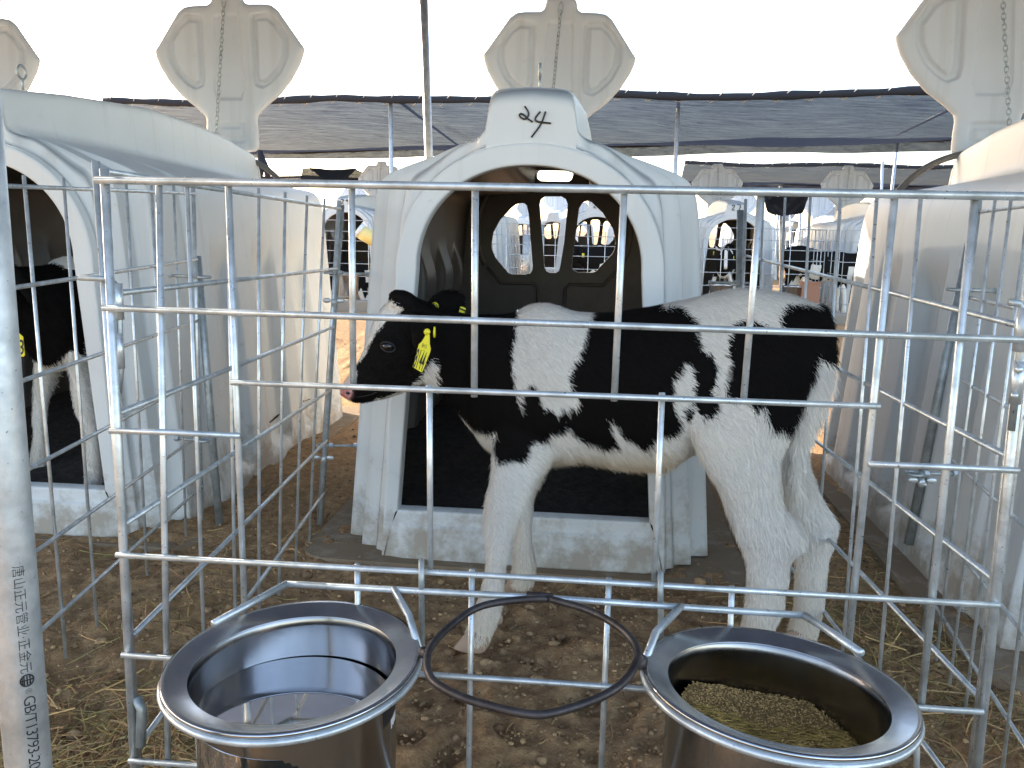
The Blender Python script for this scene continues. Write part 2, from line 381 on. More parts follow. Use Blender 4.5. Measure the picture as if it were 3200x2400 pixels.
# ================================================================== HUTCHES
NA, NB, NS = 34, 120, 34      # contour samples: side, top, side
HUT_L = 2.0
def chaikin(p, it=2):
    p = np.array(p, float)
    for _ in range(it):
        q = [p[0]]
        for a, b in zip(p[:-1], p[1:]): q += [a*.75+b*.25, a*.25+b*.75]
        q.append(p[-1]); p = np.array(q)
    return p
def resample(p, n):
    d = np.r_[0, np.cumsum(np.linalg.norm(np.diff(p, axis=0), axis=1))]; t = np.linspace(0, d[-1], n)
    return np.stack([np.interp(t, d, p[:, k]) for k in range(p.shape[1])], -1)
def hump(y):
    zt = np.interp(y, [0, .4, .9, 1.3, 1.6, 1.78, 1.86, 2.0], [1.385, 1.42, 1.445, 1.43, 1.40, 1.375, 1.365, 1.345])
    zr = np.interp(y, [0, .5, 1.2, 1.8, 2.0], [1.25, 1.245, 1.22, 1.20, 1.185])
    hw = np.interp(y, [0, .3, .9, 1.5, 1.8, 2.0], [.122, .126, .142, .155, .15, .14])
    return zt, zr, hw
def contour(w, y, rec=0.0, sh=1.0):
    """open contour from left base over the top to right base; returns (NA+NB+NS, 2)"""
    zt, zr, hw = hump(y); wt = w-.083
    zs = np.linspace(0, 1.0*sh, NA); xs = w-(w-wt)*zs/(sh)
    r = rec*sstep(.06, .09, zs)*sstep(.95, .78, zs); xs = xs-r
    half = [(wt, 1.0*sh), (wt-.009, 1.09*sh), (wt-.03, 1.145*sh), (wt-.085, 1.175*sh), (hw+.075, zr-.005), (hw+.03, zr+.003), (hw+.008, zr+.02), (hw+.003, zr+.05), (hw-.004, zt-.03), (hw-.012, zt-.008), (hw-.04, zt), (0, zt+.004)]
    hp = chaikin(half, 3); full = np.r_[hp*[-1, 1], (hp[::-1])[1:]]
    top = resample(full, NB+2)[1:-1]
    left = np.stack([-xs, zs], -1); right = np.stack([xs, zs], -1)[::-1]
    return np.r_[left, top, right]
def arch(w0, wt, zb, zsp, zt):
    zs = np.linspace(zb, zsp, NA); xs = w0+(wt-w0)*(zs-zb)/(zsp-zb)
    au = np.linspace(math.pi, 0, NB+2)[1:-1]; xr = contour(width(.07), 0.0)[NA:NA+NB, 0]; ax = np.arccos(np.clip(np.sign(xr)*(np.abs(xr)/wt)**(1/.93), -1, 1)); wgt = sstep(.26, .18, np.abs(xr)); a = au*(1-wgt)+ax*wgt; a = np.minimum.accumulate(a); ca = np.cos(a); top = np.stack([wt*np.sign(ca)*np.abs(ca)**.93, zsp+(zt-zsp)*np.sin(a)**.95], -1)
    return np.r_[np.stack([-xs, zs], -1), top, np.stack([xs, zs], -1)[::-1]]
def width(y):
    return .43+.033*sstep(.03, .036, y)+.052*sstep(.078, .086, y)+.060*sstep(.158, .168, y)+.018*sstep(.375, .388, y)-.03*sstep(1.88, 2.0, y)
def recess(y):
    r = 0
    for a, b in ((.52, .74), (.90, 1.16), (1.32, 1.58), (1.74, 1.88)): r = r+.048*sstep(a, a+.015, y)*sstep(b, b-.05, y)
    return r
NP_ = NA+NB+NS
def hutch_meshes():
    rings = []      # (contour, yarray)
    op = arch(.378, .322, .155, .88, 1.175)
    bo = arch(.43, .385, .0, .86, 1.235)
    def exp_(c, d, zc=.6):     # grow a contour outwards
        k = c.copy(); k[:, 0] += np.sign(c[:, 0])*d*np.minimum(1, np.abs(c[:, 0])/.3); k[:, 1] += d*np.clip((c[:, 1]-zc)/.4, -1, 1)*np.where(c[:, 1] > .7, 1, np.where(c[:, 1] < .2, 1, 0)); return k
    z1 = np.zeros(NP_)
    rings.append((op, z1+.05)); rings.append((op, z1+.007)); rings.append((exp_(op, .0015), z1+.0015)); rings.append((exp_(op, .005), z1)); rings.append((exp_(op, .008), z1))
    mid = .5*exp_(op, .014)+.5*exp_(bo, -.012); rings.append((mid, z1)); 
    rings.append((exp_(bo, -.012), z1)); rings.append((exp_(bo, -.007), z1)); rings.append((exp_(bo, -.0015), z1+.002))
    c5 = contour(width(.07), .0, 0)
    hm = sstep(.165, .135, np.abs(c5[:, 0]))*(c5[:, 1] > 1.2)
    hb = sstep(.20, .15, np.abs(bo[:, 0]))*(bo[:, 1] > 1.0)
    rings.append((bo, .006+.0*hb)); rings.append((exp_(bo, .0015), .028*(1-.72*hb))); rings.append((exp_(bo, .004), .033*(1-.8*hb)))
    y5 = .055*(1-hm)+.010*hm
    for t in (.06, .33, .66, .93): rings.append((bo*(1-t)+c5*t, (.034*(1-.8*hb))*(1-t)+y5*t))
    shrink = c5.copy(); shrink[:, 1] -= .012*(c5[:, 1] > 1.0); shrink[:, 0] *= .985
    rings.append((shrink, y5)); rings.append((c5, y5+.018))
    nfront = len(rings)
    ys = np.unique(np.round(np.r_[np.arange(.075, .45, .005), np.arange(.45, 2.0, .02), .52, .535, .69, .74, .90, .915, 1.11, 1.16, 1.32, 1.335, 1.53, 1.58, 1.74, 1.755, 1.83, 2.0], 4))
    for y in ys:
        k = sstep(1.93, 2.0, y)**2; c = contour(width(y), y, recess(y)); c[:, 1] = c[:, 1]*(1-.03*k); rings.append((c, z1+y))
    V = []
    for c, y in rings: V.append(np.stack([c[:, 0], y, c[:, 1]], -1))
    V = np.array(V); nr = len(rings)
    i = np.arange(nr-1)[:, None]*NP_+np.arange(NP_-1)[None]; i = i.ravel()
    F = np.stack([i, i+1, i+1+NP_, i+NP_], -1)
    verts = V.reshape(-1, 3)
    # sill: bottom bar of the front (opening bottom edge down to the ground)
    sx = np.linspace(-1, 1, 41); prof = [(.378, .155, .05), (.378, .155, .006), (.379, .153, .0015), (.380, .149, 0), (.381, .145, 0), (.394, .116, 0), (.395, .113, -.001), (.397, .108, -.008), (.398, .104, -.010), (.400, .100, -.010), (.423, .006, -.010), (.425, 0, -.010), (.425, 0, .05)]
    S = []
    for w, z, y in prof:
        for q in sx:
            e = 1-sstep(.86, .95, abs(q)) if y < 0 else 1
            S.append((q*w, y*e if y < 0 else y, z))
    sb = len(verts); n = len(sx); F2 = []
    for a in range(len(prof)-1):
        for k in range(n-1): F2.append((sb+a*n+k, sb+(a+1)*n+k, sb+(a+1)*n+k+1, sb+a*n+k+1))
    verts = np.r_[verts, np.array(S)]; F = np.r_[F[:, ::-1], np.array(F2)]
    body = raw_mesh('shell', verts, F, PLAST)
    # lining: shell from .09 rearwards, shrunk
    L = []
    st = [k for k in range(nfront, nr)]
    for k in st:
        c, y = rings[k]; cc = c.copy(); n_ = np.gradient(cc, axis=0); n_ = np.stack([n_[:, 1], -n_[:, 0]], -1); n_ /= np.linalg.norm(n_, axis=1)[:, None]+1e-9
        cc = cc+n_*.012; L.append(np.stack([cc[:, 0], y, cc[:, 1]], -1))
    # front inside face
    o2 = exp_(op, .004)
    L.insert(0, np.stack([L[0][:, 0], np.full(NP_, .075), L[0][:, 2]], -1)); L.insert(0, np.stack([o2[:, 0], z1+.052, o2[:, 1]], -1))
    L = np.array(L); i = np.arange(len(L)-1)[:, None]*NP_+np.arange(NP_-1)[None]; i = i.ravel()
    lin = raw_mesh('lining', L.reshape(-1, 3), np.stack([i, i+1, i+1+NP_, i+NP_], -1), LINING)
    # rear wall with vents
    def to_local(pts, Yw=4.43):
        o = np.array([.055, 2.52]); a = R_(-5.5); out = []
        for u, v in pts:
            q = P(u, v, Yw); dx, dy = q[0]-o[0], q[1]-o[1]; out.append((dx*math.cos(a)+dy*math.sin(a), q[2]))
        return out
    h1 = to_local([(1632, 634), (1645, 634), (1654, 641), (1660, 668), (1673, 832), (1672, 845), (1665, 856), (1650, 859), (1606, 859), (1594, 855), (1588, 847), (1553, 806), (1541, 775), (1541, 762), (1547, 726), (1568, 688), (1603, 650), (1618, 638)])
    h2 = to_local([(1695, 638), (1699, 622), (1712, 613), (1764, 613), (1778, 622), (1784, 638), (1773, 756), (1760, 835), (1756, 848), (1746, 854), (1725, 854), (1716, 848), (1710, 836), (1703, 741)])
    h3 = to_local([(1820, 650), (1832, 632), (1845, 627), (1858, 630), (1894, 665), (1926, 715), (1935, 756), (1931, 780), (1922, 796), (1885, 835), (1875, 848), (1860, 853), (1815, 852), (1802, 846), (1796, 832), (1803, 780)])
    h0 = to_local([(1684, 530), (1800, 533), (1801, 545), (1796, 560), (1785, 568), (1700, 564), (1690, 558), (1684, 545)])
    co = contour(width(1.97)-.012, 1.97)[:, :]; co = co[::3]; outer = [(x, z-.008) for x, z in co]
    y0, y1 = 1.958, 1.972; loops = [outer, h0, h1, h2, h3]
    def fill(y0_, y1_, mt, nm):
        cu = bpy.data.curves.new('w', 'CURVE'); cu.dimensions = '2D'; cu.fill_mode = 'BOTH'; cu.extrude = (y1_-y0_)/2
        for lp in loops:
            sp = cu.splines.new('POLY'); sp.points.add(len(lp)-1); sp.use_cyclic_u = True
            for k, (x, z) in enumerate(lp): sp.points[k].co = (x, z, 0, 1)
        to = bpy.data.objects.new('w', cu); col.objects.link(to); me = bpy.data.meshes.new_from_object(to.evaluated_get(bpy.context.evaluated_depsgraph_get())); bpy.data.objects.remove(to)
        n = len(me.vertices); c = np.zeros(n*3); me.vertices.foreach_get('co', c); c = c.reshape(-1, 3)
        me.vertices.foreach_set('co', np.stack([c[:, 0], (y0_+y1_)/2-c[:, 2], c[:, 1]], -1).ravel()); me.update(); me.name = nm; me.materials.clear(); me.materials.append(mt); return me
    wall_o = fill(y1-.001, y1+.003, PLAST, 'rear_wall')
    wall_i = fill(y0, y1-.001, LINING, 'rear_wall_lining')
    mi = MB()
    # raised bead and lower panel on inner side
    cx, cz = np.mean([q[0] for q in h2]), np.mean([q[1] for q in h2])
    ring = [(cx+.385*math.cos(a), y0-.004, cz+.02+.36*math.sin(a)) for a in np.linspace(R_(-28), R_(208), 60)]
    mi.tube(ring, .014, 8); zb = cz-.24
    mi.tube([(cx-.33, y0-.004, cz-.16), (cx-.26, y0-.004, zb), (cx-.09, y0-.004, zb), (cx-.07, y0-.004, zb-.02), (cx-.065, y0-.004, zb-.13), (cx-.04, y0-.004, zb-.15), (cx+.04, y0-.004, zb-.15), (cx+.065, y0-.004, zb-.13), (cx+.07, y0-.004, zb-.02), (cx+.09, y0-.004, zb), (cx+.26, y0-.004, zb), (cx+.33, y0-.004, cz-.16)], .009, 8)
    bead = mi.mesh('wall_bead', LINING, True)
    # eye bolts on the ridge
    e = MB(); e.tube([(0, .30, 1.42), (0, .30, 1.455)], .004, 8); e.tube([(.0, .30+.022*math.cos(a), 1.475+.022*math.sin(a)) for a in np.linspace(0, 2*math.pi, 20, endpoint=False)], .0045, 8, closed=True)
    eye = e.mesh('lifting_eye', GALV_D)
    return body, lin, wall_o, wall_i, eye, bead
HM = hutch_meshes()
def lid_mesh():
    W = .75; S = W/905.0
    half = [(0, -75), (60, -75), (85, -66), (93, -40), (97, -12), (120, 3), (215, 5), (262, 12), (300, 40), (370, 140), (432, 228), (446, 245), (452, 258), (444, 290), (425, 340), (370, 430), (300, 510), (215, 575), (160, 625), (152, 650), (158, 720), (160, 790), (152, 818), (135, 832), (60, 838), (0, 838)]
    full = np.array(half+[(-x, y) for x, y in half[::-1][1:-1]], float)
    c = np.array([0, 330.0]); n = 260
    poly = resample(np.r_[full, full[:1]], 900)[:-1]; ang = np.arctan2(poly[:, 1]-c[1], poly[:, 0]-c[0]); rad = np.hypot(*(poly-c).T)
    o = np.argsort(ang); th = np.linspace(-math.pi, math.pi, n, endpoint=False); Rr = np.interp(th, ang[o], rad[o], period=2*math.pi)
    def sdf(x, y, pl):
        pl = np.asarray(pl, float); d = np.full(len(x), 1e9)
        for i in range(len(pl)):
            a = pl[i-1]; b = pl[i]; ab = b-a; t = np.clip(((x-a[0])*ab[0]+(y-a[1])*ab[1])/(ab@ab+1e-9), 0, 1)
            d = np.minimum(d, np.hypot(x-a[0]-t*ab[0], y-a[1]-t*ab[1]))
        return np.where(inpoly(x, y, pl), -d, d)
    NR = 70; T = np.linspace(0, 1, NR); xy = c+np.stack([np.outer(T, Rr*np.cos(th)), np.outer(T, Rr*np.sin(th))], -1)
    x, y = xy[..., 0].ravel(), xy[..., 1].ravel()
    de = -sdf(x, y, full); h = 22*(1-np.exp(-np.maximum(de, 0)/14.0))
    D = [(165, 85), (240, 80), (290, 120), (345, 200), (340, 290), (300, 370), (240, 430), (205, 450), (175, 440), (165, 400)]
    for sg in (1, -1):
        pl = [(sg*a, b) for a, b in D]; s = sdf(x, y, pl); h -= 20*sstep(30, 12, s); h += 15*sstep(-2, -22, s)
    s = sdf(x, y, [(-55, 80), (55, 80), (75, 480), (60, 520), (-60, 520), (-75, 480)]); h -= 12*sstep(24, 8, s)
    s = sdf(x, y, [(-70, 690), (70, 690), (70, 760), (-70, 760)]); h -= 14*sstep(30, 14, s)+0; h += 10*sstep(0, -16, s)
    x, y, h = x*S, -(y-838)*S, h*S*1.1
    Vf = np.stack([x, -h-.002, y], -1); Vb = np.stack([x*1.0, np.full(len(x), .006), y], -1)
    i = (np.arange(NR-1)[:, None]*n+np.arange(n)[None]); j = (np.arange(NR-1)[:, None]*n+(np.arange(n)[None]+1) % n)
    F = np.stack([i, j, j+n, i+n], -1).reshape(-1, 4); N = len(x)
    e = (NR-1)*n+np.arange(n); e2 = (NR-1)*n+(np.arange(n)+1) % n; E = np.stack([e, e2, e2+N, e+N], -1)
    me = raw_mesh('vent_cover', np.r_[Vf, Vb], np.r_[F, F[:, ::-1]+N, E], LIDM)
    return me
LID = lid_mesh()
def chain_mesh(top, bot, r=.0022, ll=.026):
    mb = MB(); a, b = np.array(top, float), np.array(bot, float); L = np.linalg.norm(b-a); n = int(L/(ll*.78)); t = (b-a)/L
    s1 = np.array([1.0, 0, 0]); s1 -= t*(s1@t); s1 /= np.linalg.norm(s1); s2 = np.cross(t, s1)
    for k in range(n):
        c = a+t*L*(k+.5)/n; s = (s1*.8+s2*.6) if k % 2 else (s2*.8-s1*.6); pts = []
        for q in np.linspace(0, 2*math.pi, 12, endpoint=False):
            pts.append(c+t*ll*.5*np.sign(math.cos(q))*abs(math.cos(q))**.7+s*.0075*np.sign(math.sin(q))*abs(math.sin(q))**.7)
        mb.tube(pts, r, 5, closed=True)
    # carabiner at the top
    c = a+np.array([0, 0, .012]); mb.tube([c+s1*.010*math.sin(q)*(1.1-.4*math.cos(q))+t*-.028*math.cos(q) for q in np.linspace(0, 2*math.pi, 14, endpoint=False)], .0025, 5, closed=True)
    return mb.mesh('chain', GALV_D)
LIDY = 1.99
CH = {}
def hutch(origin, rz, label, group, lid_dx=0.0, tilt=0.0, chain_dx=-.02, lid_dz=0.0, far=False, ls=1.0):
    root = empty('calf_hutch', (origin[0], origin[1], origin[2] if len(origin) > 2 else 0), rz)
    tag(root, label, 'calf hutch', group)
    link('shell', HM[0], root); link('lining', HM[1], root); rw = link('rear_wall', HM[2], root); link('rear_wall_lining', HM[3], root)
    if not far: link('wall_bead', HM[5], root)
    if not far: link('lifting_eye', HM[4], root)
    lid = link('vent_cover', LID, root); lid.location = (lid_dx, LIDY, 1.25+lid_dz); lid.scale = (ls, ls, ls); lid.rotation_euler = (R_(-2), R_(tilt), 0)
    k = round(chain_dx, 3)
    if k not in CH: CH[k] = chain_mesh((0, -.04, .69), (k, -.09, .02))
    ch = link('chain', CH[k], lid)
    return root
HZ = R_(-5.5)
ORI = dict(c=(.038, 2.52), l=(-1.665, 2.73), r=(1.77, 1.80), ll=(-3.22, 2.93))
gr = 'calf hutches of the near row'
Hc = hutch(ORI['c'], HZ, 'white plastic calf hutch marked 24 directly behind the standing calf', gr, -.042, 1.0, -.03, .10)
Hl = hutch(ORI['l'], HZ, 'white calf hutch left of hutch 24 with a calf standing in its doorway', gr, .0, -1.2, -.05, .11, False, 1.06)
Hr = hutch(ORI['r'], HZ, 'white calf hutch at the right edge seen from its ribbed left side, cream top', gr, -.01, -1.5, .06, .075, False, 1.03)
Hll = hutch(ORI['ll'], HZ, 'calf hutch at the far left edge showing only its raised cream cover', gr, .12, 0, 0, .1)
def w2l(o, q, rz=HZ):
    dx, dy = q[0]-o[0], q[1]-o[1]; c, s = math.cos(-rz), math.sin(-rz); return np.array([dx*c-dy*s, dx*s+dy*c, q[2]])
def l2w(o, q, rz=HZ):
    c, s = math.cos(rz), math.sin(rz); return np.array([o[0]+q[0]*c-q[1]*s, o[1]+q[0]*s+q[1]*c, q[2]])
def strokes(parent, lines, y, w=.0016, name='handwritten_number'):
    mb = MB()
    for L in lines:
        p = resample(chaikin(L, 2), max(6, 4*len(L)))
        mb.tube([(a, y, b) for a, b in p], w, 6)
    return mb.build(name, INK, parent)
def z5(z): return [(1000+.4973*a, .4973*b) for a, b in z]
n2 = z5([(1285, 665), (1310, 700), (1310, 732), (1285, 750), (1262, 738), (1250, 722), (1258, 710), (1280, 718), (1305, 745), (1335, 765)])
n4a = z5([(1385, 700), (1352, 738), (1352, 760), (1390, 768), (1452, 775)]); n4b = z5([(1418, 700), (1392, 778), (1352, 830), (1328, 862)])
def tol(L, o, yw): return [(w2l(o, P(u, v, yw))[0], P(u, v, yw)[2]) for u, v in L]
strokes(Hc, [tol(n2, ORI['c'], 2.52), tol(n4a, ORI['c'], 2.52), tol(n4b, ORI['c'], 2.52)], .004, .0026)
# far rows
gr2 = 'calf hutches of the second row'
lb2 = ['distant hutch marked 29 seen between the left hutch and hutch 24', 'distant hutch seen as a ribbed white side through the left vent of hutch 24', 'distant hutch with a dark calf, seen through the right vent of hutch 24', 'distant hutch marked 27 just right of hutch 24 with a spotted calf in its doorway', 'distant hutch right of hutch 27, side on, behind the fence rails', 'distant hutch mostly hidden behind the left near hutch', 'distant hutch hidden behind the right near hutch']
R2 = [(-2.33, 12.25), (-.63, 11.95), (1.07, 11.7), (2.79, 11.35), (4.62, 11.15), (-4.05, 12.4), (6.3, 11.0)]
nums = {0: [[(-.06, 1.34), (-.03, 1.36), (-.02, 1.33), (-.06, 1.29), (-.02, 1.29)], [(.05, 1.33), (.02, 1.35), (.02, 1.32), (.05, 1.33), (.045, 1.28)]],
        3: [[(-.06, 1.34), (-.03, 1.36), (-.02, 1.33), (-.06, 1.29), (-.02, 1.29)], [(.01, 1.36), (.06, 1.36), (.03, 1.27)]],
        2: [[(-.06, 1.34), (-.03, 1.36), (-.02, 1.33), (-.06, 1.29), (-.02, 1.29)], [(.05, 1.36), (.02, 1.33), (.03, 1.28), (.06, 1.30), (.02, 1.32)]]}
FH = []
for k in (0, 1, 2, 3, 4):
    h = hutch(R2[k], HZ, lb2[k], gr2, 0, [1, 0, 2, -1, 1][k], [-.02, -.03, .0, .01, -.02][k], far=True); FH.append(h)
    if k in nums: strokes(h, nums[k], .0, .005)
gr3 = 'calf hutches of the third row'
lb3 = ['tiny third row hutch peeking right of the vents of hutch 24', 'tiny third row hutch farthest right behind the right hutch', 'tiny third row hutch left of the middle vent', 'tiny distant hutch in the third row above the top rail near hutch 27', 'tiny distant third row hutch seen above the right side fence', 'tiny third row hutch whose round cover shows through the middle vent of hutch 24', 'tiny third row hutch seen through the left vent of hutch 24', 'tiny third row hutch showing behind the hutch marked 29']
for k, (x, y) in enumerate([(3.2, 19.7), (8.6, 19.0), (-2.6, 20.6), (5.2, 19.4), (6.95, 19.2), (.85, 20.2), (-.9, 20.4), (-4.3, 20.8)]):
    hutch((x, y), HZ, lb3[k], gr3, 0, 0, 0, far=True)

for k, x in enumerate((3.5, 5.3, 7.1, 8.9, 10.6, -1.6, .2, 2.0)):
    hutch((x, 29.0-.08*x), HZ, 'speck of a calf hutch in the farthest row near the horizon', 'calf hutches of the farthest row', 0, 0, 0, far=True)
# base sheets below the near hutches, bedding inside
for nm, o, lab in (('c', ORI['c'], 'dirty white sheet lying under hutch 24'), ('l', ORI['l'], 'dirty white sheet lying under the left near hutch'), ('r', ORI['r'], 'dirty white sheet lying under the right near hutch')):
    root_o = MB(); w = .68; pts = []
    for cx, cy, a0 in ((w-.1, 2.05, 0), (-w+.1, 2.05, 90), (-w+.1, .045, 180), (w-.1, .045, 270)):
        for a in np.linspace(a0, a0+90, 8): pts.append((cx+.1*math.cos(R_(a)), cy+.1*math.sin(R_(a))))
    n = len(pts); z = lambda x, y: -.002+.010*math.sin(7*x+3*y)*math.cos(5*y)
    V = [(x, y, z(x, y)+.004) for x, y in pts]+[(x, y, z(x, y)-.02) for x, y in pts]
    root_o.add(V, [tuple(range(n))]+[(k, k+n, (k+1) % n+n, (k+1) % n) for k in range(n)])
    s = root_o.build('base_sheet', SHEET, None, False); s.location = (o[0], o[1], 0); s.rotation_euler = (0, 0, HZ); tag(s, lab, 'ground sheet', 'sheets under the near hutches')
BED = mat('dark_bedding', (.035, .027, .02), .95)
_m, nt, ln, b = BED; nn = tex(nt, ln, 40, 6); ln.new(ramp(nt, ln, nn.outputs[0], [(.3, (.012, .009, .007)), (.7, (.05, .038, .028))]).outputs[0], b.inputs['Base Color']); bump(nt, ln, nn.outputs[0], b, .8, .01); BED = _m
for nm, lab in (('c', 'dark soiled bedding heaped inside hutch 24'), ('l', 'dark soiled bedding inside the left near hutch')):
    o = ORI[nm]; xs = np.linspace(-.55, .55, 70); ys = np.linspace(.07, 1.9, 90); X, Y = np.meshgrid(xs, ys)
    Z = .10+.10*sstep(.1, 1.0, Y)*(1-.25*sstep(.2, .5, X))+.05*fbm(X*4, Y*4, 4)+.02*fbm(X*25, Y*25, 3)
    X = X/.55*(np.vectorize(width)(Y)-.05); V = np.stack([X, Y, Z], -1).reshape(-1, 3); i = (np.arange(89)[:, None]*70+np.arange(69)[None]).ravel()
    q = link('bedding', raw_mesh('bedding', V, np.stack([i, i+1, i+71, i+70], -1), BED)); q.location = (o[0], o[1], 0); q.rotation_euler = (0, 0, HZ)
    tag(q, lab, 'bedding', kind='stuff')

# ================================================================== FRONT GATE
def rod(parent, a, b, r, name='bar', mt=None, seg=10, mids=()):
    mb = MB(); mb.tube([a, *mids, b], r, seg); return mb.build(name, mt or GALV, parent)
gate = empty('front_gate', tuple(PG(345, 963)*[1, 1, 0]))
tag(gate, 'galvanized steel bar gate across the front of the calf pen', 'gate')
gate_w = Matrix.Translation(gate.location).inverted()
def adopt(root, objs):
    for o in objs:
        o.parent = root; o.matrix_parent_inverse = Matrix.Translation(root.location).inverted()
def grod(a, b, r, name, off=0.0, root=gate, mt=None):
    mb = MB(); A = PG(*a, off); B = PG(*b, off); C = (A+B)/2+np.array([0, 0, random.uniform(-.0015, .0015)])
    mb.tube([A, C, B], r, 12); o = mb.build(name, mt or GALV); adopt(root, [o]); return o
RO = -.0085
for a, b, r in (((298, 562), (3270, 615), .0056), ((321, 962), (3225, 1063), .0048), ((723, 1195), (2750, 1270), .0043), ((343, 1346), (751, 1362), .0045), ((2714, 1450), (3184, 1471), .0045), ((363, 1734), (3122, 1892), .0045), ((380, 2047), (3072, 2225), .0045), ((403, 2377), (3045, 2560), .0045)):
    grod(a, b, r, 'rail', RO)
for a, b, r in (((326, 528), (425, 2500), .0066), ((497, 562), (527, 2500), .0048), ((714, 575), (770, 2060), .0048), ((1099, 578), (1104, 1206), .0048), ((1485, 585), (1482, 1240), .0048), ((1951, 592), (1919, 1253), .0048), ((2378, 600), (2323, 1258), .0048), ((2796, 605), (2652, 2010), .0052), ((3047, 612), (2878, 2205), .0052), ((3245, 610), (3044, 2480), .0066),
                ((1342, 1203), (1345, 1778), .0044), ((2069, 1228), (2044, 1813), .0044), ((1117, 1762), (1119, 2110), .0044), ((1475, 1780), (1463, 2520), .0044), ((1903, 1806), (1874, 2520), .0044), ((2287, 1832), (2276, 2160), .0044), ((2867, 2210), (2862, 2520), .0044)):
    grod(a, b, r, 'bar')
# latch sleeves at both ends
def sleeve(cxy, w, h, off=.006):
    mb = MB(); c = PG(*cxy, off); rv = np.array([math.cos(ROWA), -math.sin(ROWA), 0])
    mb.tube([c-np.array([0, 0, h/2]), c+np.array([0, 0, h/2])], w/2, 12)
    o = mb.build('latch_sleeve', GALV); adopt(gate, [o]); return o
sleeve((370, 942), .014, .052); sleeve((374, 1096), .013, .052)
sleeve((3192, 1030), .017, .058, -.004); s_ = sleeve((3178, 1195), .016, .058, -.004)
mb = MB()
for u, v in ((3184, 1155), (3170, 1236)): mb.sphere(PG(u, v, -.014), .005)
o = mb.build('rivet', GALV); adopt(gate, [o])
mb = MB(); mb.tube([PG(248, 868, .004), PG(330, 871, .004), PG(352, 880, .006), PG(372, 900, .006), PG(378, 1160, .006), PG(372, 1228, .006)], .0042, 10); o = mb.build('latch_pin', GALV_D); adopt(gate, [o])
mb = MB(); mb.tube([PG(3153, 944, -.004), PG(3185, 948, -.004), PG(3198, 965, -.004), PG(3190, 1090, -.004), PG(3160, 1345, -.004)], .005, 10); o = mb.build('latch_pin', GALV_D); adopt(gate, [o])
mb = MB(); mb.tube([PG(425, 2180, .004), PG(443, 2215, .0), PG(440, 2330, .0)], .008, 10); o = mb.build('hinge_peg', GALV_D); adopt(gate, [o])

# ================================================================== SIDE PANELS
def panel(name, label, fb, ft, bb, bt, ts, n, rails, rr=.0048, rb=.0040, group=None, thick_post=False, cat='fence panel', skip_first=False):
    """bilinear panel: front bottom/top, back bottom/top; rails = list of (s_front, s_back) heights in 0..1; n bars"""
    fb, ft, bb, bt = map(np.array, (fb, ft, bb, bt))
    root = empty(name, tuple(fb*[1, 1, 0])); tag(root, label, cat, group); obs = []
    q = lambda t, s: (fb*(1-t)+bb*t)*(1-s)+(ft*(1-t)+bt*t)*s
    side = np.cross(bb-fb, [0, 0, 1.0]); side /= np.linalg.norm(side)
    for s in rails:
        mb = MB(); mb.tube([q(0, s[0])+side*rr, q(.5, (s[0]+s[1])/2)+side*rr, q(1, s[1])+side*rr], rr, 10); obs.append(mb.build('rail', GALV))
    for k, t in enumerate(ts):
        mb = MB(); e = 1.6 if t in (0, 1) else 1
        a = q(t, 0); b_ = q(t, 1.012); w = np.array([random.uniform(-1, 1), random.uniform(-1, 1), 0])*.0012
        mb.tube([a, (a+b_)/2+w, b_], rb*e, 8); obs.append(mb.build('bar', GALV))
    adopt(root, obs); return root, q, side
# left panel of our pen
Yl = 2.82
F0 = PG(352, 963, .012); X0 = F0[0]-.002; Y0 = F0[1]
bb = P(1003, 1690, Yl); bb[2] = .02; bt = P(1059, 640, Yl)
ft = np.array([X0-.012, Y0+.005, P(315, 532, Y0)[2]]); fb = np.array([X0+.0, Y0+.005, .02])
tsl = [0]+[(y-Y0)/(Yl-Y0) for y in (1.60, 1.81, 2.01, 2.22, 2.43, 2.63)]+[1]
H_ = ft[2]-.02
def sv(z): return (z-.02)/H_
rl = []
for (vf, vb, uf, ub) in ((532, 646, 310, 1059), (921, 835, 375, 1049), (1296, 1018, 375, 1039), (1640, 1217, 385, 994), (1990, 1375, 390, 1014), (2330, 1541, 400, 1010)):
    rl.append((sv(P(uf, vf, Y0)[2]), sv(P(ub, vb, Yl)[2])))
PL = panel('side_panel', 'galvanized bar panel along the left side of the calf pen', fb, ft, bb, bt, tsl, 8, rl, group='pen side panels')
# right panel
F1 = PG(3187, 1118, .012); Yr = 3.4
bt = P(2330, 633, Yr); bb = P(2303, 1512, Yr); bb[2] = .02
ft = np.array([P(3250, 612, F1[1])[0], F1[1]+.005, P(3230, 612, F1[1])[2]]); fb = np.array([P(3050, 2370, F1[1])[0]+.0, F1[1]+.005, .02])
H_ = ft[2]-.02; rr_ = []
for (uf, vf, ub, vb) in ((3230, 612, 2334, 642), (3190, 1024, 2326, 839), (3165, 1434, 2310, 1030), (3130, 1822, 2300, 1215), (3100, 2197, 2290, 1400), (3070, 2530, 2280, 1550)):
    rr_.append((sv(P(uf, vf, F1[1])[2]), sv(P(ub, vb, Yr)[2])))
Yb = []
for u in (2386, 2453, 2532, 2627, 2739, 2876): 
    # top point of each bar: solve depth along the panel top
    best = min(np.linspace(0, 1, 400), key=lambda t: abs(proj(ft*(1-t)+bt*t)[0]-u)); Yb.append(best)
PR = panel('side_panel', 'galvanized bar panel along the right side of the calf pen behind its rump', fb, ft, bb, bt, [0]+sorted(Yb)+[1], 8, rr_, group='pen side panels')
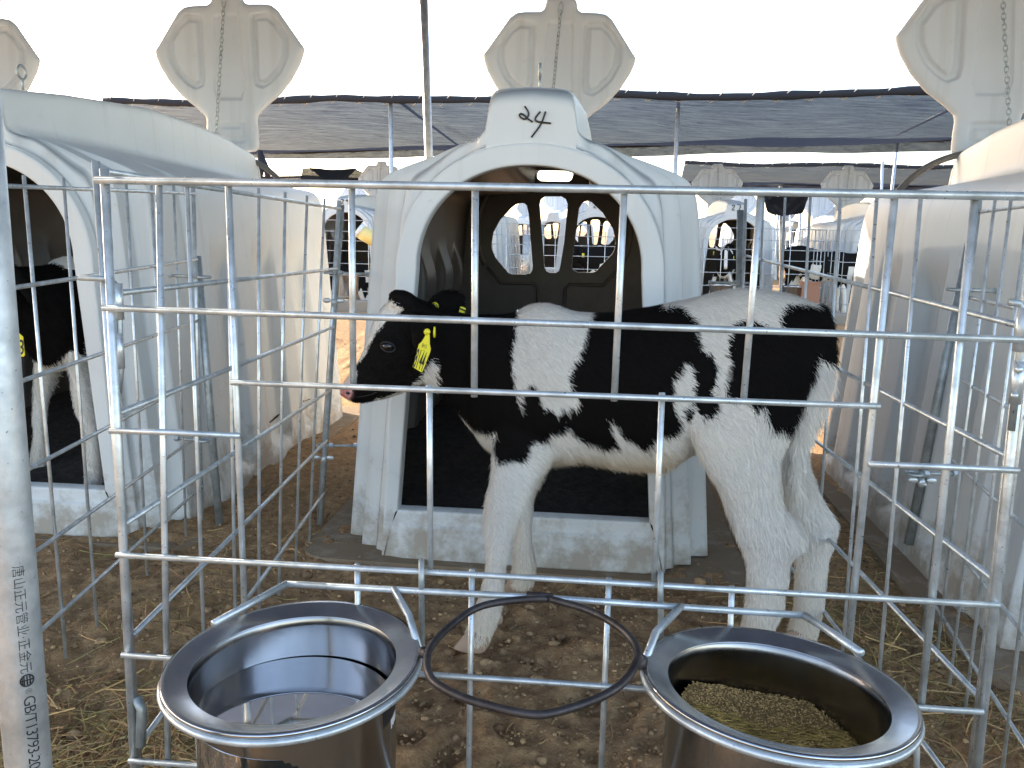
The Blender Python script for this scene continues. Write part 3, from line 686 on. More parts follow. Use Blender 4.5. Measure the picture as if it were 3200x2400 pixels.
# neighbours' panels
gA = G(194, 2097); gB = G(602, 1674); d = (gB-gA)/np.linalg.norm(gB-gA); fb = gA-d*.62*1.0; fb[2] = .02; bb = gB+d*.1; bb[2] = .02
ft = fb.copy(); ft[2] = 1.06; bt = P(604, 594, bb[1])
ft[0] -= .035
nb = 10
PNL = panel('side_panel', 'galvanized bar panel of the neighbouring pen on the left, behind the printed pipe', fb, ft, bb, bt, list(np.linspace(0, 1, nb+1)), nb, [(s, s) for s in (.99, .80, .62, .445, .275, .11)], group='pen side panels')
pg = lambda u, v, Y: P(u, v, Y)
bt = P(3060, 640, 2.05); bb = P(2905, 1800, 2.05); bb[2] = .02; ft = P(3560, 560, 1.25); fb = P(3330, 2400, 1.25); fb[2] = .02
PNR = panel('side_panel', 'galvanized bar panel of the neighbouring pen at the right edge', fb, ft, bb, bt, [0, .15, .29, .43, .57, .71, .85, 1], 8, [(s, s) for s in (.985, .80, .62, .44, .27, .10)], rb=.0036, rr=.0042, group='pen side panels')
# thick leaning pipes at the hutches, stake posts
def post(name, a, b, r, label, mt, group=None, cat='post'):
    a, b = np.array(a), np.array(b); root_z = min(a[2], b[2])
    mb = MB(); mb.tube([a-a*[1, 1, 0]-[0, 0, 0]+0*a, b-a*[1, 1, 0]], r, 16); o = mb.build(name, mt); o.location = (a[0], a[1], 0); tag(o, label, cat, group); return o
a = G(686, 1640); b = P(617, 800, a[1]+.02); post('stake_post', a, b, .0125, 'dull thick steel stake leaning against the left near hutch', GALV_D, 'steel stakes beside the hutches')
a = G(2838, 1700, .06); b = P(3030, 760, a[1]); post('stake_post', a, b, .0135, 'dull thick steel stake leaning in front of the right near hutch', GALV_D, 'steel stakes beside the hutches')
a = P(1000, 1690, Yl+.03); a[2] = 0; b = P(1066, 640, Yl+.03); post('stake_post', a, b, .011, 'steel stake at the rear end of the left pen panel', GALV_D, 'steel stakes beside the hutches')
a = P(2303, 1512, Yr+.04); a[2] = 0; b = P(2316, 656, Yr+.04); post('stake_post', a, b, .016, 'steel stake at the rear end of the right pen panel', GALV_D, 'steel stakes beside the hutches')
# clamps
def clamp(c, direction, L, label, r=.0045, loop=.018):
    c = np.array(c, float); d = np.array(direction, float); d /= np.linalg.norm(d); root = empty('clamp_bolt', tuple(c)); tag(root, label, 'bolt', 'clamp bolts holding panels to hutches')
    mb = MB(); mb.tube([np.zeros(3), d*L], r, 8); mb.build('bolt_shaft', GALV_D, root)
    s = np.cross(d, [0, 0, 1.0]); s /= np.linalg.norm(s); mb = MB()
    mb.tube([-d*loop+(d*loop*math.cos(a)+s*loop*math.sin(a)) for a in np.linspace(0, 2*math.pi, 16, endpoint=False)], r*.9, 6, closed=True); mb.build('eye_loop', GALV_D, root)
    for k in (.12, 1.0):
        mb = MB(); mb.tube([d*(L*k-.006), d*(L*k+.006)], r*2.0, 6); mb.build('nut', GALV, root, False)
clamp(P(1050, 853, Yl), (1, .05, -.02), .10, 'upper clamp bolt joining the left panel to hutch 24')
clamp(P(1025, 1392, Yl), (1, .05, -.0), .09, 'lower clamp bolt joining the left panel to hutch 24')
clamp(P(620, 865, 2.62), (-1, .1, .02), .085, 'clamp bolt tying the left stake to the left near hutch')
clamp(P(620, 1375, 2.68), (-1, .1, .02), .07, 'lower clamp bolt tying the left stake to the left near hutch')
clamp(P(2318, 884, Yr+.02), (-1, .08, -.01), .12, 'clamp bolt joining the right panel to hutch 24')
clamp(P(3010, 906, 2.0), (1, .15, -.02), .085, 'upper clamp bolt tying the right stake to the right near hutch')
clamp(P(2880, 1480, 2.0), (1, .15, -.02), .085, 'lower clamp bolt tying the right stake to the right near hutch')
# wing nuts
def wing(c, label):
    root = MB(); root.sphere((0, 0, 0), (.009, .009, .012)); root.sphere((-.022, -.003, .006), (.013, .004, .008)); root.sphere((.022, -.003, .006), (.013, .004, .008)); root.tube([(0, -.02, 0), (0, .03, 0)], .004, 8)
    o = root.build('wing_nut', GALV); o.location = tuple(c); tag(o, label, 'wing nut', 'wing nuts on the fence posts')
wing(P(1044, 945, Yl-.02), 'upper wing nut on the rear post of the left panel'); wing(P(1012, 1435, Yl-.02), 'lower wing nut on the rear post of the left panel')
wing(P(2880, 1508, 1.99), 'wing nut low on the right leaning stake')

# ================================================================== PRINTED PIPE
def printed_pipe():
    p0 = G(-10, 2400, 0); D = 1.0
    # axis through two image points at a distance of about 1 m
    def at_dist(u, v, Y): return P(u, v, Y)
    Yp = .80
    A = P(90, 2400, Yp); r = .0211
    B = np.array([A[0], A[1], 0.0]); root = empty('printed_pipe', (B[0], B[1], 0)); tag(root, 'thick galvanized pipe post at the left edge with black printed lettering', 'post')
    mb = MB(); mb.tube([(0, 0, -.1), (0, 0, 1.6)], r, 40); mb.build('pipe', PIPE, root)
    def text_on(body, size, z_top, phi0, scale_y=1.0, spacing=1.0):
        cu = bpy.data.curves.new('t', 'FONT'); cu.body = body; cu.size = size; cu.space_character = spacing; cu.resolution_u = 3; cu.offset = -.00012
        to = bpy.data.objects.new('t', cu); col.objects.link(to); dg = bpy.context.evaluated_depsgraph_get(); me = bpy.data.meshes.new_from_object(to.evaluated_get(dg))
        n = len(me.vertices); c = np.zeros(n*3); me.vertices.foreach_get('co', c); c = c.reshape(-1, 3)
        bm_ = __import__('bmesh').new(); bm_.from_mesh(me); __import__('bmesh').ops.triangulate(bm_, faces=bm_.faces[:]); __import__('bmesh').ops.subdivide_edges(bm_, edges=bm_.edges[:], cuts=3, use_grid_fill=True); bm_.to_mesh(me); bm_.free()
        n = len(me.vertices); c = np.zeros(n*3); me.vertices.foreach_get('co', c); c = c.reshape(-1, 3); w = c[:, 0].max()
        # text runs downwards, letter tops to the viewer's right
        phi = phi0+(c[:, 1]*scale_y)/r
        out = np.stack([(r+.0004)*np.sin(phi), -(r+.0004)*np.cos(phi), z_top-c[:, 0]], -1); me.vertices.foreach_set('co', out.ravel()); me.update()
        me.materials.append(INK); bpy.data.objects.remove(to); return me, w
    z = P(60, 1775, Yp-r)[2]; view = math.atan2(A[0], A[1])   # direction to camera
    phi0 = -view-.05-.02; phi0 = math.atan2(-A[0], A[1])+.02
    H = z-P(90, 2400, Yp-r)[2]
    m1, w1 = text_on('唐山正元管业·正金元', .0118, z, phi0)
    t = link('printed_text', m1, root)
    m3, w3 = text_on('\u00ae', .008, z-w1-.0165, phi0+.1); link('printed_text', m3, root)
    # round emblem
    mb = MB(); rr = .0058; zc = z-w1-.008
    def cyl(px, pz): ph = phi0+.2+px/r; return ((r+.0005)*math.sin(ph), -(r+.0005)*math.cos(ph), zc+pz)
    ring = [cyl(rr*math.cos(a), rr*math.sin(a)) for a in np.linspace(0, 2*math.pi, 30, endpoint=False)]; mb.tube(ring, .0007, 5, closed=True)
    for k in (-.0026, 0, .0026): mb.tube([cyl(k, -.0045), cyl(k, .0045)], .0006, 5)
    mb.tube([cyl(-.0055, 0), cyl(.0055, 0)], .0006, 5); mb.tube([cyl(-.004, -.003), cyl(-.004, .003)], .0005, 5)
    mb.build('round_emblem', INK, root)
    m2, w2 = text_on('GB/T13793-2008 DN32X6000 中国', .0150, z-w1-.024, phi0, 1.0, .86)
    t2 = link('printed_text', m2, root)
printed_pipe()

# ================================================================== BUCKET RACK + BUCKETS
def ring_pts(c, n, r, k=64, a0=0):
    c, n = np.array(c, float), np.array(n, float); n /= np.linalg.norm(n); a = np.cross(n, [0, 1, 0]); a /= np.linalg.norm(a); b = np.cross(n, a)
    return [c+r*(math.cos(q)*a+math.sin(q)*b) for q in np.linspace(0, 2*math.pi, k, endpoint=False)]
NL, NR, NM = (-.036, -.048, 1), (.064, .032, 1), (-.095, -.072, 1)
CLf, CRt, CM = np.array([-.28, 1.078, .435]), np.array([.337, 1.014, .45]), np.array([.033, 1.028, .470])
rack = empty('bucket_rack', tuple(PG(1600, 1860)*[1, 1, 0])); tag(rack, 'welded three ring steel bucket rack hooked onto the lower gate rail', 'rack')
ro = []
mb = MB(); ro.append(None); ro = []
H1a, H1b = PG(895, 1824, -.024), PG(2513, 1923, -.024)
mb.tube([H1a, PG(1700, 1868, -.024), H1b], .0048, 10)
ro.append(mb.build('long_bar', GALV))
mb = MB(); e = H1a; mb.tube([e, P(666, 1950, 1.10)], .0052, 10); ro.append(mb.build('side_arm', GALV))
mb = MB(); mb.tube([H1b, P(2570, 1958, 1.12), P(2690, 2040, 1.02)], .0055, 10); ro.append(mb.build('side_arm', GALV))
RZ = np.array([0, 0, -.009])
mb = MB(); lr = ring_pts(CLf+RZ, NL, .1645); mb.tube(lr, .0048, 8, closed=True); ro.append(mb.build('ring', GALV))
mb = MB(); lr = ring_pts(CRt+RZ, NR, .1645); mb.tube(lr, .0048, 8, closed=True); ro.append(mb.build('ring', GALV))
Ml = [(1705, 1868), (1560, 1880), (1480, 1900), (1400, 1960), (1352, 2010), (1333, 2050), (1335, 2105), (1365, 2140), (1440, 2180), (1560, 2215), (1675, 2238), (1760, 2222), (1880, 2180), (1950, 2135), (1990, 2075), (1995, 2030), (1965, 1985), (1915, 1945), (1840, 1905), (1740, 1878)]
mq = []
for u, v in Ml:
    d = ray(u, v); n_ = np.array(NM, float); n_ /= np.linalg.norm(n_); mq.append(CO+d*(((CM-CO)@n_)/(d@n_)))
mb = MB(); mq = np.array(mq); cl = np.r_[mq[-2:], mq, mq[:3]]; sm = chaikin(cl, 2); sm = sm[8:-11]; mb.tube([tuple(q) for q in sm], .0052, 10, closed=True); ro.append(mb.build('black_ring', IRON))
mb = MB(); mb.tube([PG(1646, 1862, -.026), PG(1728, 1868, -.026)], .007, 8); ro.append(mb.build('weld_joint', IRON))
def near_ring(cen, nrm, r, u, v):
    P_ = ring_pts(cen, nrm, r, 200); q = proj(np.array(P_)); return P_[int(np.argmin(np.hypot(q[:, 0]-u, q[:, 1]-v)))]
A1 = near_ring(CLf+RZ, NL, .166, 1313, 2030); A2 = near_ring(CRt+RZ, NR, .166, 2012, 2090)
j1 = sm[int(np.argmin(np.hypot(*(proj(sm)-[1333, 2050]).T)))]; j2 = sm[int(np.argmin(np.hypot(*(proj(sm)-[1997, 2050]).T)))]
mb = MB(); s = PG(1229, 1839, -.024); mb.tube([s, s*.55+A1*.45+np.array([.006, 0, .0]), A1], .0052, 10); ro.append(mb.build('inner_arm', GALV))
mb = MB(); s = PG(2130, 1893, -.024); mb.tube([s, s*.5+A2*.5+np.array([-.01, 0, .004]), A2], .0055, 10); ro.append(mb.build('inner_arm', GALV))
mb = MB(); mb.tube([A1, j1], .0055, 8); mb.sphere(tuple((A1+j1)/2), .008); ro.append(mb.build('weld_joint', IRON)); mb = MB(); mb.tube([A2, j2], .006, 8); mb.sphere(tuple((A2+j2)/2), .010); ro.append(mb.build('weld_joint', IRON))
for u, v in ((1317, 1764), (2064, 1802)):
    t_ = PG(u, v-4, RO); b_ = PG(u, v+72, -.024); mb = MB()
    arc = [PG(u+2, v+300, .0), PG(u, v+20, .004), PG(u, v+0, .003)]+[PG(u, v-6, -.005)+np.array([0, 0, .002]), PG(u, v+2, -.017), PG(u, v+40, -.026), PG(u, v+74, -.024)]
    mb.tube(arc, .0045, 8); ro.append(mb.build('hook', GALV_D))
adopt(rack, ro)
def bucket(c, nrm, label, fill, seed):
    root = empty('steel_bucket', tuple(c)); n_ = Vector(nrm).normalized(); root.rotation_euler = Vector((0, 0, 1)).rotation_difference(n_).to_euler(); tag(root, label, 'bucket', 'stainless steel buckets in the rack')
    mb = MB(); mb.lathe([(.165, -.004), (.1665, -.001), (.165, .0018), (.160, .0012), (.137, -.006), (.1335, -.007)], 96); mb.build('rim_flange', STEEL, root)
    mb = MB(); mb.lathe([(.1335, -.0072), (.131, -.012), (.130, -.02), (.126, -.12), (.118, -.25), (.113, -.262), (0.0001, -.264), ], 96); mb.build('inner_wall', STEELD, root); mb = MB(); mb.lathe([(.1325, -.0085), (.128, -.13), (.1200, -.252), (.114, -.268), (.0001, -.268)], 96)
    mb.build('bucket_body', STEEL, root)
    mb = MB(); mb.tube([(.1615*math.cos(a), .1615*math.sin(a), -.0045) for a in np.linspace(0, 2*math.pi, 80, endpoint=False)], .003, 6, closed=True); mb.build('rolled_edge', STEEL, root)
    return root
B1 = bucket(CLf, NL, 'shiny steel bucket filled with clear water at the lower left', 'water', 1)
B2 = bucket(CRt, NR, 'shiny steel bucket holding tan calf feed at the lower right', 'feed', 2)
# sticker on left bucket
mb = MB(); V = []; nA, nZ = 8, 6; 
def stick(a0, a1, z0, z1, slant=0):
    mb = MB(); V = []
    for i in range(nA+1):
        for j in range(nZ+1):
            a = a0+(a1-a0)*i/nA+slant*(j/nZ-.5); z = z0+(z1-z0)*j/nZ; r = .1325+(z+.0085)*(.0125/.2435)*1.0+.0009; V.append((r*math.cos(a), r*math.sin(a), z))
    mb.add(V, [(i*(nZ+1)+j, (i+1)*(nZ+1)+j, (i+1)*(nZ+1)+j+1, i*(nZ+1)+j+1) for i in range(nA) for j in range(nZ)]); return mb
lab = stick(R_(-20), R_(4), -.150, -.050, -.05).build('label_sticker', INK, B1)
stick(R_(-19), R_(-13), -.148, -.09, -.04).build('red_stripe', RED, lab).scale = (1.0015, 1.0015, 1)
stick(R_(-10), R_(2), -.13, -.075, -.03).build('white_print', WHT, lab).scale = (1.0015, 1.0015, 1)
# water
mb = MB(); zw = -.062; nr_, ns_ = 24, 96; V = []
for i in range(nr_+1):
    for k in range(ns_):
        a = 2*math.pi*k/ns_; r = .1281*i/nr_; V.append((r*math.cos(a), r*math.sin(a), 0))
F = [(i*ns_+k, i*ns_+(k+1) % ns_, (i+1)*ns_+(k+1) % ns_, (i+1)*ns_+k) for i in range(nr_) for k in range(ns_)]
mb.add(V, F); mb.lathe([(.1281, 0), (.1255, -.06), (.12, -.175), (0.0001, -.18)], 96)
w = mb.build('bucket_water', WATER); w.location = tuple(CLf+np.array([0, 0, zw])); tag(w, 'clear water standing in the left steel bucket', 'water')
# feed heap
def feed():
    n = 90; xs = np.linspace(-.123, .123, n); X, Y = np.meshgrid(xs, xs); Rr = np.hypot(X, Y)
    Z = -.10+.035*sstep(.05, -.10, X+.3*Y)+.02*sstep(.0, .1, Y)+.02*fbm(X*20+5, Y*20, 3)
    k = (Rr < .1225); idx = -np.ones(n*n, int); V = np.stack([X, Y, Z], -1).reshape(-1, 3)
    i = (np.arange(n-1)[:, None]*n+np.arange(n-1)[None]).ravel(); F = np.stack([i, i+1, i+n+1, i+n], -1); kk = k.ravel(); F = F[kk[F].all(1)]
    m_ = 9000; a = rng.uniform(0, 2*math.pi, m_); r = .121*np.sqrt(rng.random(m_)); x, y = r*np.cos(a), r*np.sin(a)
    z = -.10+.035*sstep(.05, -.10, x+.3*y)+.02*sstep(.0, .1, y)+.02*fbm(x*20+5, y*20, 3)+.002
    L = rng.uniform(.002, .0042, m_); long = (rng.random(m_) < .22) & (y < .05); L[long] = rng.uniform(.015, .05, long.sum()); w_ = rng.uniform(.0007, .0016, m_); w_[long] *= .8
    ang = rng.uniform(0, math.pi, m_); ang[long] = rng.normal(-.2, .35, long.sum()); d = np.stack([np.cos(ang), np.sin(ang), rng.normal(0, .15, m_)], -1); s = np.stack([-np.sin(ang), np.cos(ang), np.zeros(m_)], -1); up = np.array([0, 0, 1.0])
    c0 = np.stack([x, y, z+.001*rng.random(m_)], -1)
    q = [c0-d*L[:, None]*.5, c0+s*w_[:, None], c0-s*w_[:, None], c0+up*w_[:, None], c0+d*L[:, None]*.5]
    VV = np.stack(q, 1).reshape(-1, 3); f = np.array([(0, 3, 1), (0, 2, 3), (4, 1, 3), (4, 3, 2)]); FF = (f[None]+5*np.arange(m_)[:, None, None]).reshape(-1, 3)
    c = np.array([.72, .44, .16])*rng.uniform(.3, 1.4, (m_, 1)); c[long] *= [.9, .95, .7]
    Fq = np.r_[F[:, [0, 1, 2]], F[:, [0, 2, 3]]]
    Vall = np.r_[V, VV]; Fall = np.r_[Fq, FF+len(V)]; C = np.r_[np.tile([.34, .20, .08], (len(V), 1)), np.repeat(c, 5, 0)]
    o = link('calf_feed', raw_mesh('calf_feed', Vall, Fall, CLOD, C)); o.location = tuple(CRt); tag(o, 'tan pellets and chopped straw feed in the right steel bucket', 'feed', kind='stuff')
feed()
#PART2

# ================================================================== CALF
CORG = np.array([.28, 2.08, 0.0])
def axY(u): return np.interp(u, [1050, 1300, 1500, 2550], [2.15, 2.16, 2.15, 2.03])
def loft(mb, secs, seg=20, cap=True):
    """secs: (uL,vL,uR,vR,Y,k): silhouette pixel pair at depth Y -> elliptical section, depth radius k*half size"""
    C = []; A = []; B = []
    for s in secs:
        l, r = P(s[0], s[1], s[4]), P(s[2], s[3], s[4]); c = (l+r)/2; a = (r-l)/2; C.append(c); A.append(a); B.append(np.array([0, s[5]*np.linalg.norm(a), 0]))
    C, A, B = map(np.array, (C, A, B))
    # smooth resample with Catmull-Rom
    n = len(C); T = np.linspace(0, n-1, (n-1)*5+1)
    def cr(Q):
        Qp = np.r_[[2*Q[0]-Q[1]], Q, [2*Q[-1]-Q[-2]]]; out = []
        for t in T:
            i = min(int(t), n-2); f = t-i; p0, p1, p2, p3 = Qp[i:i+4]
            out.append(.5*((2*p1)+(-p0+p2)*f+(2*p0-5*p1+4*p2-p3)*f*f+(-p0+3*p1-3*p2+p3)*f**3))
        return np.array(out)
    C, A, B = cr(C), cr(A), cr(B); ang = np.linspace(0, 2*np.pi, seg, endpoint=False); V = []
    ce = []
    def addring(c, a, b): ce.append(c); V.append(c+np.outer(np.cos(ang), a)+np.outer(np.sin(ang), b))
    d0 = C[0]-C[1]; d0 /= np.linalg.norm(d0); d1 = C[-1]-C[-2]; d1 /= np.linalg.norm(d1)
    if cap:
        h = min(np.linalg.norm(A[0]), np.linalg.norm(B[0]))
        for q in (.15, .5, .8): addring(C[0]+d0*h*(1-q)*.75, A[0]*math.sqrt(1-(1-q)**2), B[0]*math.sqrt(1-(1-q)**2))
    for c, a, b in zip(C, A, B): addring(c, a, b)
    if cap:
        h = min(np.linalg.norm(A[-1]), np.linalg.norm(B[-1]))
        for q in (.8, .5, .15): addring(C[-1]+d1*h*(1-q)*.75, A[-1]*math.sqrt(1-(1-q)**2), B[-1]*math.sqrt(1-(1-q)**2))
    n = len(V); F = []
    for i in range(n-1):
        for k in range(seg): F.append((i*seg+k, i*seg+(k+1) % seg, (i+1)*seg+(k+1) % seg, (i+1)*seg+k))
    F.append(tuple(range(seg))[::-1]); F.append(tuple((n-1)*seg+k for k in range(seg)))
    mb.add(np.concatenate(V)-CORG, F)
def calf_body():
    mb = MB()
    def cols(lst): return [(u1, t, u2, b, axY((u1+u2)/2), k) for u1, t, u2, b, k in lst]
    # trunk
    loft(mb, cols([(1480, 985, 1470, 1330, .50), (1540, 985, 1520, 1395, .54), (1600, 980, 1580, 1425, .56), (1660, 955, 1650, 1435, .57), (1720, 952, 1720, 1440, .58), (1800, 976, 1800, 1432, .62), (1900, 980, 1900, 1446, .66), (1980, 970, 1985, 1456, .68), (2060, 956, 2060, 1456, .68),
                   (2130, 942, 2130, 1420, .66), (2200, 926, 2200, 1400, .60), (2300, 906, 2300, 1390, .56), (2400, 911, 2400, 1370, .52), (2480, 927, 2480, 1300, .50), (2540, 950, 2535, 1230, .46), (2580, 985, 2570, 1130, .40)]), 28)
    # neck
    loft(mb, cols([(1560, 985, 1540, 1400, .46), (1500, 986, 1480, 1345, .44), (1430, 980, 1420, 1275, .42), (1370, 965, 1375, 1225, .44), (1310, 945, 1330, 1205, .46)]), 22)
    # head
    HY = 2.14
    loft(mb, [(1070, 1208, 1080, 1240, HY, 1.5), (1078, 1190, 1100, 1254, HY, 1.05), (1093, 1168, 1130, 1259, HY, .80), (1115, 1137, 1172, 1253, HY, .62), (1131, 1105, 1215, 1243, HY, .56), (1147, 1060, 1262, 1226, HY, .54),
              (1162, 1015, 1302, 1203, HY, .53), (1180, 977, 1338, 1165, HY+.005, .50), (1206, 948, 1370, 1110, HY+.01, .49), (1240, 926, 1388, 1060, HY+.01, .47), (1290, 932, 1396, 1020, HY+.01, .44)], 22)
    loft(mb, [(1186, 1062, 1232, 1100, HY-.043, .5), (1200, 1050, 1240, 1085, HY-.043, .4)], 12)     # brow over the near eye
    loft(mb, [(1188, 1062, 1232, 1100, HY+.043, .5), (1200, 1050, 1240, 1085, HY+.043, .4)], 12)
    loft(mb, [(1215, 925, 1300, 935, HY, .8), (1212, 945, 1310, 955, HY, .9)], 14)          # poll
    # ears
    loft(mb, [(1316, 950, 1330, 990, 2.20, .5), (1334, 938, 1350, 978, 2.23, .40), (1366, 909, 1388, 974, 2.25, .22), (1405, 901, 1418, 974, 2.27, .20), (1436, 910, 1438, 962, 2.28, .22), (1446, 926, 1447, 944, 2.285, .4)], 14)
    loft(mb, [(1285, 985, 1325, 970, 2.085, .5), (1278, 1030, 1340, 1020, 2.06, .28), (1284, 1075, 1356, 1075, 2.05, .20), (1306, 1115, 1362, 1122, 2.045, .2), (1336, 1150, 1358, 1156, 2.045, .4)], 14)
    # near fore leg
    loft(mb, [(1560, 1230, 1760, 1260, 2.08, .34), (1548, 1330, 1750, 1350, 2.07, .38), (1538, 1425, 1700, 1440, 2.06, .44), (1535, 1490, 1666, 1490, 2.045, .58), (1520, 1555, 1640, 1558, 2.03, .72), (1513, 1610, 1618, 1612, 2.02, .85), (1513, 1660, 1603, 1665, 2.01, .9), (1521, 1715, 1588, 1718, 2.0, .95), (1519, 1775, 1578, 1780, 1.995, .95),
              (1509, 1830, 1573, 1835, 1.99, 1.0), (1491, 1890, 1567, 1900, 1.985, .95), (1476, 1935, 1553, 1945, 1.98, .92), (1462, 1965, 1537, 1978, 1.975, .9), (1452, 1985, 1528, 2005, 1.97, .9)], 18)
    # far fore leg
    loft(mb, [(1590, 1330, 1740, 1360, 2.23, .45), (1600, 1430, 1700, 1440, 2.25, .6), (1608, 1530, 1670, 1540, 2.27, .8), (1606, 1600, 1664, 1600, 2.28, .9), (1611, 1655, 1658, 1655, 2.285, .95), (1607, 1700, 1661, 1700, 2.29, .95), (1603, 1748, 1672, 1750, 2.30, .95), (1600, 1785, 1674, 1790, 2.305, .9), (1588, 1815, 1668, 1822, 2.31, .85)], 16)
    # near hind leg
    loft(mb, [(2230, 1080, 2545, 1060, 1.99, .26), (2180, 1240, 2520, 1200, 1.975, .30), (2160, 1350, 2480, 1325, 1.965, .34), (2192, 1440, 2436, 1420, 1.96, .42), (2242, 1525, 2436, 1510, 1.955, .48), (2268, 1590, 2446, 1580, 1.95, .48), (2286, 1640, 2502, 1648, 1.945, .42), (2310, 1698, 2506, 1700, 1.94, .44), (2331, 1760, 2466, 1762, 1.935, .55), (2336, 1805, 2464, 1812, 1.93, .6),
              (2334, 1850, 2450, 1855, 1.93, .66), (2328, 1900, 2446, 1905, 1.93, .68), (2321, 1950, 2422, 1955, 1.93, .72), (2308, 1995, 2408, 2005, 1.93, .72), (2298, 2025, 2400, 2045, 1.93, .72)], 20)
    # far hind leg
    loft(mb, [(2330, 1180, 2560, 1150, 2.10, .34), (2370, 1320, 2530, 1290, 2.10, .42), (2405, 1430, 2525, 1435, 2.10, .5), (2440, 1520, 2542, 1510, 2.07, .58), (2462, 1590, 2578, 1578, 2.065, .55), (2474, 1636, 2616, 1640, 2.06, .50), (2480, 1690, 2610, 1688, 2.055, .53), (2486, 1745, 2588, 1745, 2.05, .62), (2486, 1830, 2580, 1826, 2.04, .68), (2484, 1890, 2572, 1890, 2.035, .72), (2473, 1940, 2560, 1945, 2.03, .74), (2462, 1975, 2552, 1985, 2.025, .74)], 18)
    # tail
    loft(mb, [(2520, 955, 2585, 962, 2.03, .5), (2548, 1010, 2602, 1010, 2.02, .5), (2562, 1070, 2612, 1070, 2.01, .5), (2560, 1110, 2610, 1112, 2.0, .5), (2545, 1150, 2603, 1155, 1.995, .5), (2528, 1200, 2592, 1205, 1.99, .5), (2502, 1270, 2562, 1275, 1.985, .5), (2474, 1345, 2530, 1350, 1.985, .5), (2466, 1420, 2510, 1422, 1.985, .5), (2470, 1490, 2500, 1495, 1.985, .6), (2478, 1530, 2492, 1532, 1.985, 1)], 14)
    me = mb.mesh('calf_raw'); o = link('calf_raw', me)
    rm = o.modifiers.new('r', 'REMESH'); rm.mode = 'VOXEL'; rm.voxel_size = .006; rm.use_smooth_shade = True
    sm = o.modifiers.new('s', 'SMOOTH'); sm.factor = .5; sm.iterations = 7
    dg = bpy.context.evaluated_depsgraph_get(); out = bpy.data.meshes.new_from_object(o.evaluated_get(dg)); bpy.data.objects.remove(o)
    return out
Z5 = lambda L: [(1000+.4973*a, 800+.4973*b) for a, b in L]
Z6 = lambda L: [(2100+.4973*a, 800+.4973*b) for a, b in L]
ZH = lambda L: [(1000+.2713*a, 850+.2713*b) for a, b in L]
BA = Z5([(0, 100), (0, 760), (90, 850), (180, 900), (230, 945), (300, 935), (380, 900), (450, 870), (560, 860), (560, 830), (620, 760), (660, 660), (700, 640), (725, 720), (725, 810), (715, 860), (760, 900), (900, 1010), (960, 1075), (1030, 1100), (1105, 1100), (1095, 1200), (1105, 1290), (1190, 1275), (1270, 1280), (1290, 1220), (1320, 1160), (1400, 1150), (1440, 1110), (1530, 1090), (1540, 1040), (1570, 1110), (1650, 1160), (1760, 1190), (1860, 1190), (1830, 1130), (1800, 1020), (1850, 1040), (1870, 1110), (1960, 1160), (2030, 1215), (2080, 1150), (2130, 1110)]) + \
    Z6([(-30, 1130), (30, 1090), (40, 1040), (15, 985), (-10, 930), (-10, 770), (30, 725), (60, 660), (100, 670), (112, 720), (112, 800), (104, 880), (130, 950), (170, 985), (220, 1000), (275, 980), (270, 900), (240, 870), (232, 840), (262, 780), (262, 680), (240, 600), (165, 580), (150, 520), (135, 420), (60, 340), (0, 325)]) + Z5([(2130, 340), (2130, 200), (2000, 100)])
SADDLE = Z5([(1215, 340), (1225, 200), (1600, 200), (1705, 350), (1690, 400), (1660, 470), (1640, 540), (1600, 640), (1560, 700), (1545, 770), (1570, 840), (1620, 910), (1590, 950), (1550, 935), (1548, 985), (1510, 945), (1480, 990), (1450, 945), (1380, 950), (1360, 890), (1340, 810), (1300, 800), (1275, 840), (1240, 870), (1255, 975), (1230, 930), (1215, 830), (1200, 750), (1185, 610), (1205, 520), (1225, 420)])
B2P = Z6([(355, 440), (400, 405), (460, 395), (520, 410), (600, 440), (700, 465), (870, 470), (895, 520), (905, 600), (885, 700), (850, 820), (820, 900), (790, 980), (760, 1060), (730, 1085), (680, 1080), (640, 1060), (600, 1020), (580, 960), (560, 900), (500, 960), (475, 930), (450, 885), (360, 885), (330, 850), (320, 820), (335, 740), (350, 680), (325, 600), (340, 520)])
B3P = Z6([(650, 400), (680, 330), (720, 300), (800, 310), (900, 320), (930, 260), (1100, 300), (1120, 660), (1030, 665), (960, 655), (915, 640), (900, 570), (880, 500), (690, 480)])
SPOT = Z6([(55, 960), (80, 920), (110, 960), (105, 1010), (85, 1035), (60, 1010)])
BLAZE = ZH([(700, 340), (800, 335), (860, 360), (890, 395), (960, 430), (880, 500), (790, 545), (745, 590), (665, 690), (615, 770), (560, 860), (525, 960), (445, 1055), (380, 1100), (420, 1180), (410, 1280), (370, 1370), (330, 1470), (100, 1500), (100, 900), (500, 500)])
CHIN = ZH([(540, 1550), (600, 1490), (650, 1455), (760, 1455), (830, 1420), (880, 1385), (1040, 1365), (1040, 1480), (800, 1600)])
